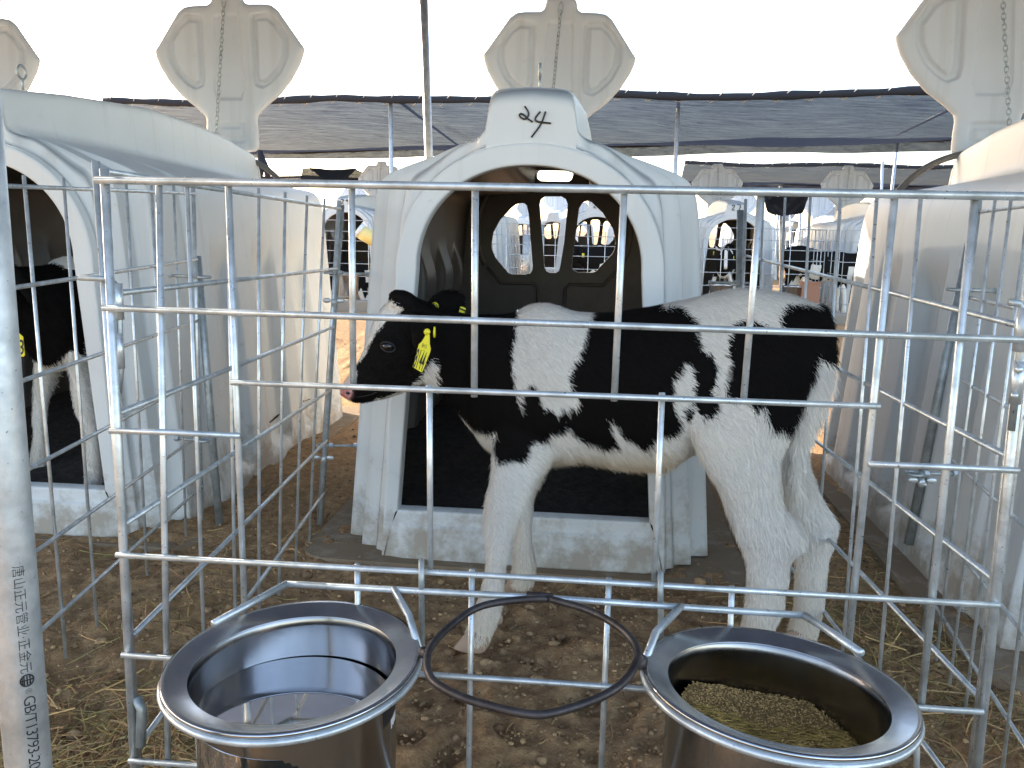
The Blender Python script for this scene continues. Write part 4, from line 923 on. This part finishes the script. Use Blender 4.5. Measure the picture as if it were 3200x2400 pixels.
def calf_colors(V, jit=0.0, variant=0):
    W = V+CORG; q = proj(W); x, y = q[:, 0].copy(), q[:, 1].copy(); n = len(x)
    if jit: x += rng.normal(0, jit, n); y += rng.normal(0, jit*1.5, n)
    black = np.zeros(n, bool); wv = .76+.08*rng.random(n) if jit else np.full(n, .78)
    if variant == 0:
        black |= inpoly(x, y, BA); black &= ~inpoly(x, y, SADDLE); black &= ~(inpoly(x, y, BLAZE)); black &= ~inpoly(x, y, CHIN)
        black |= inpoly(x, y, B2P) | inpoly(x, y, B3P) | inpoly(x, y, SPOT)
    elif variant == 1:
        black = (W[:, 2] > .50+.05*np.sin(x*.02)+.03*np.sin(x*.07)) & ~((x > 1180) & (x < 1300) & (y > 1180)); black &= ~((x > 1600) & (x < 1680) & (W[:, 2] > .78))
    else:
        black = (W[:, 2] > .44+.06*np.sin(x*.015+variant)+.04*np.sin(x*.05)) & ~((np.sin(x*.011+variant*2) > .7) & (np.sin(y*.012+variant) > .2)); black &= ~((np.abs(W[:, 1]-2.14) < .02) & (x < 1190))
    C = np.empty((n, 3)); 
    C[:] = (wv[:, None]*np.array([1.0, .955, .88]))
    z = W[:, 2]
    # yellowish tint of the belly hair and soiled legs are part of the coat
    bel = sstep(1380, 1450, y)*sstep(1650, 1750, x)*sstep(2180, 2060, x); C = C*(1-bel[:, None]*np.array([.08, .17, .32]))
    low = sstep(.25, .0, z); C = C*(1-low[:, None]*np.array([.10, .15, .22]))
    bk = np.array([.0075, .0065, .006])*(.7+.6*(rng.random((n, 1)) if jit else .5)); C = np.where(black[:, None], bk, C)
    nose = np.exp(-(((x-1080)/20)**2+((y-1228)/24)**2)**2); C = C*(1-nose[:, None])+np.array([.62, .30, .29])*nose[:, None] if variant == 0 else C
    pinkm = sstep(1125, 1090, x)*(~black)*(.35 if variant == 0 else 0); C = C*(1-pinkm[:, None]*np.array([0, .25, .25]))
    return np.clip(C, 0, 1), x, y
def set_cols(me, C):
    ca = me.color_attributes.get('Col') or me.color_attributes.new('Col', 'FLOAT_COLOR', 'POINT'); c = np.ones((len(C), 4), np.float32); c[:, :3] = C; ca.data.foreach_set('color', c.ravel())
def mesh_arrays(me):
    n = len(me.vertices); V = np.zeros(n*3); me.vertices.foreach_get('co', V); V = V.reshape(-1, 3)
    N = np.zeros(n*3); me.vertices.foreach_get('normal', N); N = N.reshape(-1, 3)
    me.calc_loop_triangles(); T = np.zeros(len(me.loop_triangles)*3, int); me.loop_triangles.foreach_get('vertices', T); return V, N, T.reshape(-1, 3)
BODY = calf_body(); BODY.name = 'calf_body'; BODY.materials.clear(); BODY.materials.append(HIDE)
BV, BN, BT = mesh_arrays(BODY)
def make_fur(n, variant, wmul=1.0, lmul=1.0, jit=2.5):
    a, b, c = BV[BT[:, 0]], BV[BT[:, 1]], BV[BT[:, 2]]; ar = np.linalg.norm(np.cross(b-a, c-a), axis=1)
    idx = rng.choice(len(BT), n, p=ar/ar.sum()); r1 = np.sqrt(rng.random(n)); r2 = rng.random(n); w = np.stack([1-r1, r1*(1-r2), r1*r2], -1)
    p = (BV[BT[idx]]*w[..., None]).sum(1); nn = (BN[BT[idx]]*w[..., None]).sum(1); nn /= np.linalg.norm(nn, axis=1)[:, None]+1e-9
    C, x, y = calf_colors(p, jit, variant); W = p+CORG
    leg = sstep(.36, .28, W[:, 2]); head = sstep(1330, 1270, x); belly = sstep(1350, 1430, y)*(1-leg)*sstep(1640, 1700, x)*sstep(2200, 2080, x)
    tail = ((x > 2440) & (W[:, 1] < 2.0) & (y > 1130) & (y < 1540) & inpoly(x, y, [(2540, 1120), (2620, 1120), (2600, 1250), (2530, 1420), (2500, 1560), (2470, 1560), (2455, 1400), (2500, 1270)])).astype(float)
    d = np.array([.85, 0, -.55])[None]*np.ones((n, 1)); d = d*(1-leg[:, None])+np.array([.12, 0, -1.0])*leg[:, None]; d = d*(1-head[:, None])+np.array([.55, 0, .55])*head[:, None]
    thigh = sstep(2250, 2400, x)*(1-leg)*sstep(1050, 1200, y); d = d*(1-thigh[:, None])+np.array([.35, 0, -1.0])*thigh[:, None]
    d = d+rng.normal(0, .22, (n, 3)); wav = fbm(W[:, 0]*28+9, W[:, 2]*28, 2); d[:, 0] += wav*1.3; d[:, 2] += fbm(W[:, 2]*25+40, W[:, 0]*25, 2)*1.1
    d -= nn*(d*nn).sum(1)[:, None]; d /= np.linalg.norm(d, axis=1)[:, None]+1e-9
    L = .019*(1-head)*(1-leg)+.007*head+.012*leg+.009*belly+.012*tail+.007*thigh+.010*np.exp(-((x-2490)/50)**2-((y-1670)/50)**2)+.008*sstep(960, 900, y)*sstep(2150, 2250, x); L = L*rng.uniform(.6, 1.25, n)*lmul
    lift = (.30+.12*leg+.15*belly)*rng.uniform(.5, 1.5, n); s = np.cross(nn, d); wd = rng.uniform(.0005, .0010, n)*wmul
    m1 = p+d*(L*.5)[:, None]+nn*(L*lift*.5+.0006)[:, None]; m2 = p+d*L[:, None]+nn*(L*lift*.75)[:, None]+np.array([0, 0, -1.0])*(L*.15)[:, None]
    q = np.stack([p-s*wd[:, None], p+s*wd[:, None], m1+s*(wd*.75)[:, None], m1-s*(wd*.75)[:, None], m2+s*(wd*.2)[:, None], m2-s*(wd*.2)[:, None]], 1).reshape(-1, 3)
    f = np.array([(0, 1, 2, 3), (3, 2, 4, 5)]); F = (f[None]+6*np.arange(n)[:, None, None]).reshape(-1, 4); br = rng.uniform(.82, 1.12, (n, 1)); 
    return raw_mesh('coat', q, F, FUR, np.repeat(np.clip(C*br, 0, 1), 6, 0))
set_cols(BODY, calf_colors(BV)[0])
bvh = BVHTree.FromPolygons([tuple(v) for v in BV], [tuple(t) for t in BT])
def hit(u, v):
    d = ray(u, v); h = bvh.ray_cast(Vector(CO-CORG), Vector(d).normalized()); return (np.array(h[0]), np.array(h[1])) if h[0] else None
def smooth_hoof(name, parent, secs, mt=HOOF):
    """two claws, each a loft sharing the same profile but offset sideways"""
    mb = MB()
    for sg in (-1, 1): loft(mb, [(a, b, c, d_, Y+sg*.014, k) for a, b, c, d_, Y, k in secs], 14)
    return mb.build(name, mt, parent)
calf = empty('calf', tuple(CORG)); tag(calf, 'black and white calf standing side on in the pen with a yellow ear tag', 'calf')
link('body', BODY, calf); link('coat', make_fur(270000, 0), calf)
smooth_hoof('hoof', calf, [(1458, 1972, 1528, 1995, 1.97, .34), (1440, 1995, 1526, 2015, 1.968, .34), (1424, 2014, 1520, 2030, 1.966, .30), (1418, 2024, 1512, 2038, 1.965, .28)])
smooth_hoof('hoof', calf, [(1588, 1812, 1662, 1822, 2.31, .36), (1576, 1832, 1664, 1842, 2.315, .34), (1570, 1846, 1662, 1853, 2.32, .30)])
smooth_hoof('hoof', calf, [(2300, 2025, 2402, 2040, 1.93, .30), (2288, 2045, 2400, 2062, 1.93, .28), (2278, 2062, 2396, 2078, 1.93, .26)])
smooth_hoof('hoof', calf, [(2462, 1975, 2552, 1985, 2.025, .30), (2452, 2005, 2550, 2015, 2.022, .28), (2444, 2030, 2544, 2040, 2.02, .26)])
mb = MB(); mb.sphere(P(1560, 1935, 1.985)-CORG, (.010, .010, .014)); mb.build('dew_claw', HOOF, calf)
h = hit(1212, 1084); mb = MB(); ec = h[0]+np.array([0, .008, 0]); mb.sphere(ec, .0155, 20, 14); eye_o = mb.build('eye', EYE, calf)
EP = h[0]; LID_M = mat('eyelid', (.010, .009, .009), .6)[0]
for zz, rr, nm in ((0, .0165, 'eyelid'),):
    mb = MB(); pts = []
    for a in np.linspace(0, 2*math.pi, 30, endpoint=False):
        pts.append(ec+np.array([math.cos(a)*.0165, -.0045-.006*abs(math.sin(a)), math.sin(a)*.0115+(-.003*math.cos(a))]))
    mb.tube(pts, .0024, 6, closed=True); mb.build(nm, LID_M, eye_o)
mb = MB(); mb.sphere(hit(1088, 1228)[0]+np.array([0, .001, 0]), (.0065, .004, .0045), 12, 8); mb.build('nostril', EYE, calf)
mb = MB(); pts = []
for u, v in ((1088, 1252), (1108, 1243), (1135, 1238), (1160, 1232), (1178, 1224)):
    hh = hit(u, v); 
    if hh: pts.append(hh[0]+hh[1]*.0008)
if len(pts) > 2: mb.tube(pts, .0014, 5); mb.build('mouth_line', EYE, calf)
def ear_tag(parent, poly, Y, texts, stud=None, name='ear_tag', local=True, tint=YEL):
    """flat plastic tag from a pixel polygon at depth Y, slightly curved, with its text as a sub-part"""
    pts = [P(u, v, Y)-CORG for u, v in poly]; mb = MB(); n = len(pts)
    off = np.array([0, .0012, 0]); mb.add([p-off for p in pts]+[p+off for p in pts], [tuple(range(n))[::-1], tuple(range(n, 2*n))]+[(k, (k+1) % n, (k+1) % n+n, k+n) for k in range(n)])
    t = mb.build(name, tint, parent, False)
    if stud is not None:
        mb = MB(); c = P(*stud, Y)-CORG; mb.tube([c+np.array([0, -.004, 0]), c+np.array([0, .006, 0])], .0075, 14); mb.build('stud', tint, t)
    return t
def text_between(parent, body, a, b, hgt, Y, shear=None, weight=.0):
    """text whose baseline runs from pixel a to pixel b at depth Y, letter height vector hgt (pixel offset)"""
    cu = bpy.data.curves.new('t', 'FONT'); cu.body = body; cu.size = 1; cu.offset = weight; cu.resolution_u = 3
    to = bpy.data.objects.new('t', cu); col.objects.link(to); dg = bpy.context.evaluated_depsgraph_get(); me = bpy.data.meshes.new_from_object(to.evaluated_get(dg)); bpy.data.objects.remove(to)
    n = len(me.vertices); c = np.zeros(n*3); me.vertices.foreach_get('co', c); c = c.reshape(-1, 3); w = c[:, 0].max(); x0 = c[:, 0].min(); h = c[:, 1].max()
    A, B, H = (P(*q, Y)-CORG for q in (a, b, (a[0]+hgt[0], a[1]+hgt[1]))); X = (B-A)/(w-x0); U = (H-A)/h
    out = A+(c[:, :1]-x0)*X+c[:, 1:2]*U-np.array([0, .0019, 0]); me.vertices.foreach_set('co', out.ravel()); me.update(); me.materials.append(INK); return link('tag_number', me, parent)
ZT = lambda a, b: (1250+a*.10849, 1000+b*.10849)
t = ear_tag(calf, [ZT(*q) for q in ((735, 300), (775, 270), (820, 290), (835, 380), (855, 440), (858, 690), (885, 830), (880, 880), (850, 980), (715, 1320), (640, 1500), (610, 1500), (370, 1350), (380, 1290), (450, 1040), (500, 860), (540, 700), (610, 640), (690, 520), (735, 430), (742, 400))], 2.035, None, ZT(780, 340))
text_between(t, '8144', ZT(365, 1335), ZT(640, 1460), (ZT(500, 800)[0]-ZT(365, 1335)[0]+2, ZT(500, 800)[1]-ZT(365, 1335)[1]), 2.035, weight=.01)
text_between(t, 'BH15', ZT(625, 775), ZT(755, 830), (ZT(655, 665)[0]-ZT(625, 775)[0], ZT(655, 665)[1]-ZT(625, 775)[1]), 2.035)
mb = MB(); c = P(1358, 1038, 2.05)-CORG; mb.tube([c+np.array([.002, 0, 0]), c-np.array([.002, 0, 0])], .013, 16); mb.build('ear_tag_stud', YEL, calf)
c = P(1358, 956, 2.235)-CORG; mb = MB(); mb.tube([c+np.array([0, -.003, -.001]), c+np.array([0, .001, 0])], .011, 16); mb.build('ear_tag_stud', YEL, calf)
t = ear_tag(calf, [ZH([q])[0] for q in ((1615, 400), (1640, 400), (1678, 415), (1668, 470), (1640, 470), (1600, 460))], 2.262, None)
mb = MB(); q = [P(*ZH([q])[0], 2.2605)-CORG for q in ((1612, 418), (1672, 448))]; mb.tube(q, .0022, 6); mb.build('tag_stripe', INK, t)

# neighbour calf in the left hutch
def calf_variant(variant, seed, fur=0, stretch=0.0):
    me = BODY.copy(); me.name = 'calf_body'; set_cols(me, calf_colors(BV, 0, variant)[0]); f = make_fur(fur, variant, 1.7, 1.0) if fur else None
    return me, f
HOOFS = [o.data for o in calf.children if o.name.startswith('hoof')]
me1, f1 = calf_variant(1, 1, 60000)
neigh = empty('calf', (0, 0, 0)); tag(neigh, 'dark calf with white forelegs standing in the doorway of the left near hutch', 'calf')
link('body', me1, neigh); link('coat', f1, neigh)
for hmesh in HOOFS: link('hoof', hmesh, neigh)
th = R_(74); leg_local = np.array([P(1560, 1800, 2.0)[0]-CORG[0], 2.0-CORG[1]]); tgt = np.array([P(300, 1500, 2.93)[0], 2.93])
ct, st_ = math.cos(th), math.sin(th); rot = np.array([leg_local[0]*ct-leg_local[1]*st_, leg_local[0]*st_+leg_local[1]*ct])
neigh.location = (tgt[0]-rot[0], tgt[1]-rot[1], .055); neigh.rotation_euler = (0, 0, th)
# its tag, built directly in world space then parented
S3 = lambda a, b: (a*.482, 850+b*.482)
save = CORG.copy(); CORG[:] = 0
t = ear_tag(None, [S3(*q) for q in ((70, 330), (98, 335), (105, 350), (118, 390), (150, 420), (162, 540), (155, 548), (20, 552), (15, 430), (50, 390))], 2.62, None)
text_between(t, '8143', S3(5, 540), S3(156, 532), (0, -46), 2.62, weight=.01); text_between(t, 'BH15', S3(62, 430), S3(118, 428), (0, -13), 2.62)
CORG[:] = save
bpy.context.view_layer.update()
for o in [t]: o.parent = neigh; o.matrix_parent_inverse = neigh.matrix_world.inverted()

# far calves
grc = 'calves in the second row'
def far_calf(x, y, rz, variant, label, z=.0):
    me, _ = calf_variant(variant, variant); r = empty('calf', (x, y, z), rz); tag(r, label, 'calf', grc); link('body', me, r)
    mb = MB()
    for cx, cy, cz in ((P(1325, 1085, 2.04)-CORG), (P(1400, 985, 2.28)-CORG)):
        mb2 = MB(); mb2.obox((cx, cy, cz-.02), (.016, 0, 0), (0, .004, 0), (0, 0, .024)); mb2.build('ear_tag', YEL, r)
    return r
far_calf(2.72, 11.35, R_(80), 3, 'distant spotted calf facing out of hutch 27 with yellow ear tags')
far_calf(1.25, 10.95, R_(25), 4, 'distant dark calf seen through the right vent of hutch 24')
far_calf(3.75, 10.9, R_(190), 5, 'distant dark calf behind the wire fence right of hutch 27')
far_calf(-2.35, 12.0, R_(40), 6, 'distant dark calf lying low behind the wire under hutch 29', -.35)

# ================================================================== FAR WIRE PENS, BUCKETS
def wire(root, a, b, z0, z1, nv, zs, name='wire_mesh'):
    mb = MB(); a, b = np.array(a), np.array(b)
    for t in np.linspace(0, 1, nv+1): p = a*(1-t)+b*t; mb.tube([(p[0], p[1], z0), (p[0], p[1], z1)], .0045, 5)
    for z in zs: mb.tube([(a[0], a[1], z), (b[0], b[1], z)], .0045, 5)
    return mb.build(name, GALV, root)
grw = 'wire pens of the second row'
for x, y, lab in ((3.9, 18.2, 'wire pen of the third row behind hutch 27'), (5.7, 18.0, 'wire pen of the third row in the gap right of hutch 27'), (7.5, 17.8, 'wire pen of the third row behind the right near hutch')):
    root = empty('wire_pen', (x, y, 0), R_(-4.5)); tag(root, lab, 'wire pen', 'wire pens of the third row'); wire(root, (0, 0), (1.6, 0), .05, 1.06, 8, [.2, .5, .8, 1.06]); wire(root, (0, 0), (0, 1.3), .05, 1.06, 6, [.2, .5, .8, 1.06])
pens = [(-3.1, 10.75, 'far wire pen between the left hutch and hutch 24'), (-1.45, 10.6, 'far wire pen seen through the left vent of hutch 24'), (.28, 10.45, 'far wire pen seen through the right vent of hutch 24'), (2.0, 10.3, 'far wire pen in front of hutch 27'), (3.75, 10.15, 'far wire pen right of hutch 27')]
for x, y, lab in pens:
    root = empty('wire_pen', (x, y, 0), R_(-4.5)); tag(root, lab, 'wire pen', grw)
    zs = [.06, .22, .40, .55, .70, .82, .93, 1.06]
    wire(root, (0, 0), (1.55, 0), .05, 1.06, 8, zs); wire(root, (0, 0), (0, 1.3), .05, 1.06, 8, zs); wire(root, (1.55, 0), (1.55, 1.3), .05, 1.06, 8, zs)
def far_bucket(x, y, z, label, mt=STEEL):
    mb = MB(); mb.lathe([(.15, 0), (.155, .004), (.15, .008), (.13, 0), (.115, -.24), (.001, -.25)], 28); mb.lathe([(.128, -.002), (.112, -.235), (.001, -.238)], 28)
    o = mb.build('steel_bucket', mt); o.location = (x, y, z); tag(o, label, 'bucket', 'buckets at the far pens')
far_bucket(P(2255, 880, 10.0)[0], 10.0, .42, 'far steel bucket hanging below hutch 27'); far_bucket(P(2480, 880, 10.0)[0], 10.0, .42, 'far steel bucket right of hutch 27 beside a red brown box'); far_bucket(P(1090, 850, 10.6)[0], 10.55, .42, 'far steel bucket below hutch 29')
mb = MB(); mb.box((-.1, -.05, 0), (.1, .05, .22)); mb.box((-.11, -.06, .22), (.11, .06, .235)); o = mb.build('feed_box', BRICK, None, False); q = P(2530, 900, 9.9); o.location = (q[0], 9.9, .25); tag(o, 'small red brown box behind the right fence beside a far bucket', 'box')
# milk bottle in front of hutch 29
q = P(1165, 745, 10.4); root = empty('milk_bottle', tuple(q)); tag(root, 'yellow milk bottle tilted in a holder at the far left wire pen', 'milk bottle')
mb = MB(); mb.tube([(-.13, 0, .07), (-.05, 0, .02), (.05, 0, -.045)], [.085, .08, .075], 20); mb.build('bottle', YMILK, root); mb = MB(); mb.tube([(-.17, 0, .10), (-.13, 0, .07)], [.088, .086], 20); mb.build('bottle_top', BOT, root)
mb = MB(); mb.tube([(.05, 0, -.045), (.08, 0, -.07), (.10, 0, -.085)], [.05, .028, .02], 14); mb.build('teat', mat('orange_teat', (.75, .45, .03), .5)[0], root)
mb = MB(); mb.tube([(.0, .09, -.5), (.0, .09, -.02), (-.1, .09, .0)], .006, 6); mb.build('holder', GALV, root)
# concrete kerb of the far row
mb = MB(); mb.box((-12, 0, -.3), (14, .16, .13)); 
for k in range(0): pass
o = mb.build('kerb', CONC, None, False); o.location = (0, 10.25, 0); o.rotation_euler = (0, 0, R_(-4.5)); o['kind'] = 'structure'
bv = o.modifiers.new('b', 'BEVEL'); bv.width = .02

# ================================================================== SHADE NETS + POLES
HEMM = m_net('doubled_net_hem', .975, (.028, .032, .045), .03)
def net(name, corners, label, sag, seed, nx=110, ny=40, rollr=.045, group='black shade nets', ncr=1.0, hem=0):
    """corners: near left, near right, far right, far left"""
    c = [np.array(q, float) for q in corners]; u = np.linspace(0, 1, nx); v = np.linspace(0, 1, ny); U, Vv = np.meshgrid(u, v)
    Pt = ((c[0][None, None]*(1-U[..., None])+c[1]*U[..., None])*(1-Vv[..., None])+(c[3][None, None]*(1-U[..., None])+c[2]*U[..., None])*Vv[..., None])
    L = np.linalg.norm(c[1]-c[0]); span = 3.4; k = L/span
    s = sag*np.sin(np.pi*Vv)*(.55+.45*np.abs(np.sin(np.pi*(U*k+seed*.37))))
    fold = .05*ncr*fbm(U*k*3.0+seed, Vv*9+U*k*2.2, 3)*np.sin(np.pi*Vv)+.035*ncr*fbm(U*k*1.2+7, Vv*22+U*7, 2)
    Pt[..., 2] += -s+fold-.05*np.abs(np.sin(np.pi*U*k))
    i = (np.arange(ny-1)[:, None]*nx+np.arange(nx-1)[None]).ravel(); root = empty(name, tuple(c[0]*[1, 1, 0])); tag(root, label, 'shade net', group)
    off = c[0]*[1, 1, 0]
    link('netting', raw_mesh('netting', Pt.reshape(-1, 3)-off, np.stack([i, i+1, i+1+nx, i+nx], -1), NET), root)
    if hem:
        tq = np.linspace(0, 1, 200); vq = np.linspace(0, 1, 8); TU, TV = np.meshgrid(tq, vq); H = c[3][None, None]*(1-TU[..., None])+c[2]*TU[..., None]-off
        H[..., 2] -= .05*np.abs(np.sin(np.pi*TU*k))+TV*hem*(.55+.9*np.abs(fbm(TU*k*1.1+seed, TU*0+3, 3)+.35)); H[..., 1] += .05*np.sin(TU*k*26)*TV; i = (np.arange(7)[:, None]*200+np.arange(199)[None]).ravel()
        link('hanging_hem', raw_mesh('hanging_hem', H.reshape(-1, 3), np.stack([i, i+1, i+201, i+200], -1), HEMM), root)
    for a, b, nm, rr in ((c[0], c[1], 'near_edge_roll', rollr), (c[3], c[2], 'far_edge_roll', rollr*.8)):
        n = 90; t = np.linspace(0, 1, n); p = [a*(1-q)+b*q-off+np.array([0, 0, -.05*abs(math.sin(math.pi*q*k))+.006*math.sin(q*40)]) for q in t]
        mb = MB(); mb.tube(p, [rr*(1+.22*math.sin(23*q*k+seed)*math.sin(9*q*k)) for q in t], 9); roll = mb.build(nm, NETD, root)
        mb = MB(); m_ = int(L/.36)
        for j in range(m_):
            q0 = (j+.2)/m_; qq = []
            for w in np.linspace(0, 1, 7):
                pc = a*(1-(q0+w*.022*6/k/2))+b*(q0+w*.022*6/k/2)-off if False else a*(1-q0)+b*q0-off+(b-a)/L*(w*.16-.08)+np.array([0, 0, -.05*abs(math.sin(math.pi*q0*k))]); an = -2.2+w*3.4
                qq.append(pc+np.array([0, -math.cos(an-1.0)*rr*1.25, math.sin(an)*rr*1.25]))
            mb.tube(qq, .0055, 5)
        mb.build('lacing_rope', ROPE, roll)
    return root
ZN = 2.6
def line(u, v, z=ZN): return G(u, v, z)
na_, nb_ = line(480, 312), line(2846, 281); d = (nb_-na_); c0, c1 = na_-d*.08, nb_+d*.35
fa, fb_ = line(800, 470), line(2597, 433); d = fb_-fa; c3, c2 = fa-d*.12, fb_+d*.9
c0[2] = c1[2] = c2[2] = c3[2] = ZN
def uv_x(a, b, x): t = (x-a[0])/(b[0]-a[0]); return a*(1-t)+b*t
net('shade_net', (c0, c1, c2, c3), 'grey translucent shade net spanning behind hutch 24 above the second row', .30, 1, hem=.20)
net('shade_net', ((3.9, 21.0, 2.6), (16, 19.4, 2.6), (16, 27.5, 2.6), (5.2, 29.0, 2.6)), 'distant dark shade net low over the third row', .2, 2, hem=.15)
net('shade_net', ((-14, 31, 2.6), (24, 29, 2.6), (24, 35, 2.6), (-14, 37, 2.6)), 'farthest thin line of shade net near the horizon', .2, 3)
NET_KEEP = NET; NET = m_net('dense_shade_net', .965, (.04, .047, .060), .02)
net('shade_net', ((-6.5, .5, 2.64), (6.5, -.3, 2.66), (6.5, 6.35, 2.95), (-6.5, 7.15, 2.60)), 'near shade net overhead whose rolled edge crosses the top left of the frame', .06, 4)
NET = NET_KEEP
grp = 'net support poles'
def pole(u0, v0, u1, v1, Y, r, label, z0=0.0, z1=ZN):
    a = P(u0, v0, Y); b = P(u1, v1, Y); x = a[0]; xb = b[0]; mb = MB(); lean = (xb-x)/(b[2]-a[2]+1e-9)
    mb.tube([(lean*(z0-a[2]), 0, z0), (lean*(z1-a[2]), 0, z1)], r, 14); root = empty('net_pole', (x, Y, 0)); tag(root, label, 'pole', grp); mb.build('pipe', PIPE, root)
    mb = MB(); mb.tube([(lean*(z1-a[2]), -.03, z1), (lean*(z1-a[2]), .05, z1)], r*.8, 10); mb.build('end_fitting', GALV_D, root)
pole(1341, 510, 1326, 60, 6.6, .030, 'tall bright pole just left of hutch 24 running out of the top of the picture', 0, 2.75)
pole(1224, 560, 1220, 330, 11.6, .026, 'thinner pole left of the tall one, in front of the raised cover of hutch 29')
pole(2110, 540, 2119, 325, 11.2, .026, 'pole just right of hutch 24 rising to the net edge')
pole(2788, 590, 2807, 425, 15.6, .026, 'pole in front of the right hutch rising to the far edge of the net')
pole(2755, 590, 2758, 510, 19.8, .03, 'far thin pole left of the right hutch under the distant net')
pole(1432, 478, 1430, 452, 18.2, .02, 'short far pole showing above the left shoulder of hutch 24')
pole(2256, 590, 2256, 560, 24.6, .03, 'far pole under the raised cover of hutch 27')
for k, (u, Y) in enumerate([(2430, 20), (2470, 21), (2500, 17), (2440, 14.5)]): pole(u, 700, u, 640, Y, .024, ['far pole in the gap right of hutch 27, leftmost of four', 'far pole in the gap right of hutch 27, third of four', 'far pole in the gap right of hutch 27, rightmost of four', 'far pole in the gap right of hutch 27, second of four'][k], 0, 1.75)
# strut below the net
mb = MB(); a = P(1240, 312, 11.6); b = P(1432, 455, 18.0); mb.tube([a-a*[1, 1, 0], b-a*[1, 1, 0]], .02, 8); o = mb.build('net_strut', GALV_D); o.location = (a[0], a[1], 0); tag(o, 'slanting strut carrying the net left of hutch 24', 'strut')
mb = MB(); a = P(2805, 420, 15.6); b = P(2960, 345, 10.9); mb.tube([a-a*[1, 1, 0], b-a*[1, 1, 0]], .022, 8); o = mb.build('net_strut', GALV_D); o.location = (a[0], a[1], 0); tag(o, 'slanting strut carrying the net beside the right raised cover', 'strut')
# dark hanging tarp on the far right gap and small net pieces at left
def sheet(name, quad, label, mt, cat='tarp', nx=24, ny=12, amp=.12, seed=0):
    c = [np.array(q, float) for q in quad]; U, Vv = np.meshgrid(np.linspace(0, 1, nx), np.linspace(0, 1, ny)); U = U[..., None]; W_ = Vv[..., None]
    Pt = (c[0]*(1-U)+c[1]*U)*(1-W_)+(c[3]*(1-U)+c[2]*U)*W_; f = fbm(U[..., 0]*5+seed, Vv*4, 3); Pt[..., 2] += amp*f-amp*np.sin(np.pi*U[..., 0])*.6; Pt[..., 1] += amp*2*fbm(U[..., 0]*7+seed, Vv*3+9, 2)
    off = c[0]*[1, 1, 0]; i = (np.arange(ny-1)[:, None]*nx+np.arange(nx-1)[None]).ravel()
    me = raw_mesh(name, Pt.reshape(-1, 3)-off, np.stack([i, i+1, i+1+nx, i+nx], -1), mt); o = link(name, me); o.location = tuple(off); tag(o, label, cat); return o
sheet('black_tarp', (P(2380, 604, 14), P(2530, 606, 14), P(2508, 668, 13.8), P(2398, 662, 13.8)), 'black sagging tarp hanging in the gap right of hutch 27', TARP, amp=.06)
sheet('net_piece', (P(962, 524, 15), P(1115, 527, 15), P(1070, 574, 14.5), P(1026, 573, 14.5)), 'loose dark net piece pitched behind the left hutch', NETD, 'net', amp=.03, seed=3)
sheet('net_piece', (P(946, 524, 15.2), P(962, 524, 15.1), P(1030, 574, 14.6), P(934, 584, 14.6)), 'lighter left flap of net behind the rear of the left hutch', NET, 'net', amp=.03, seed=5)
sheet('net_piece', (P(1110, 527, 15.1), P(1150, 540, 15), P(1110, 575, 14.6), P(1066, 573, 14.6)), 'grey net flap beside the raised cover of hutch 29', NET, 'net', amp=.03, seed=8)
mb = MB(); q = P(812, 470, 12.0); mb.tube([(0, 0, 0), (.02, 0, -.18), (-.01, 0, -.42)], [.035, .05, .02], 8); mb.tube([(.03, 0, -.05), (.10, 0, -.3), (.09, 0, -.42)], [.02, .05, .01], 8); mb.tube([(-.01, 0, -.1), (-.05, 0, -.35)], [.02, .03], 8); o = mb.build('net_knot', NETD); o.location = tuple(q); tag(o, 'bunched knot of black net hanging behind the left hutch ridge', 'net knot')
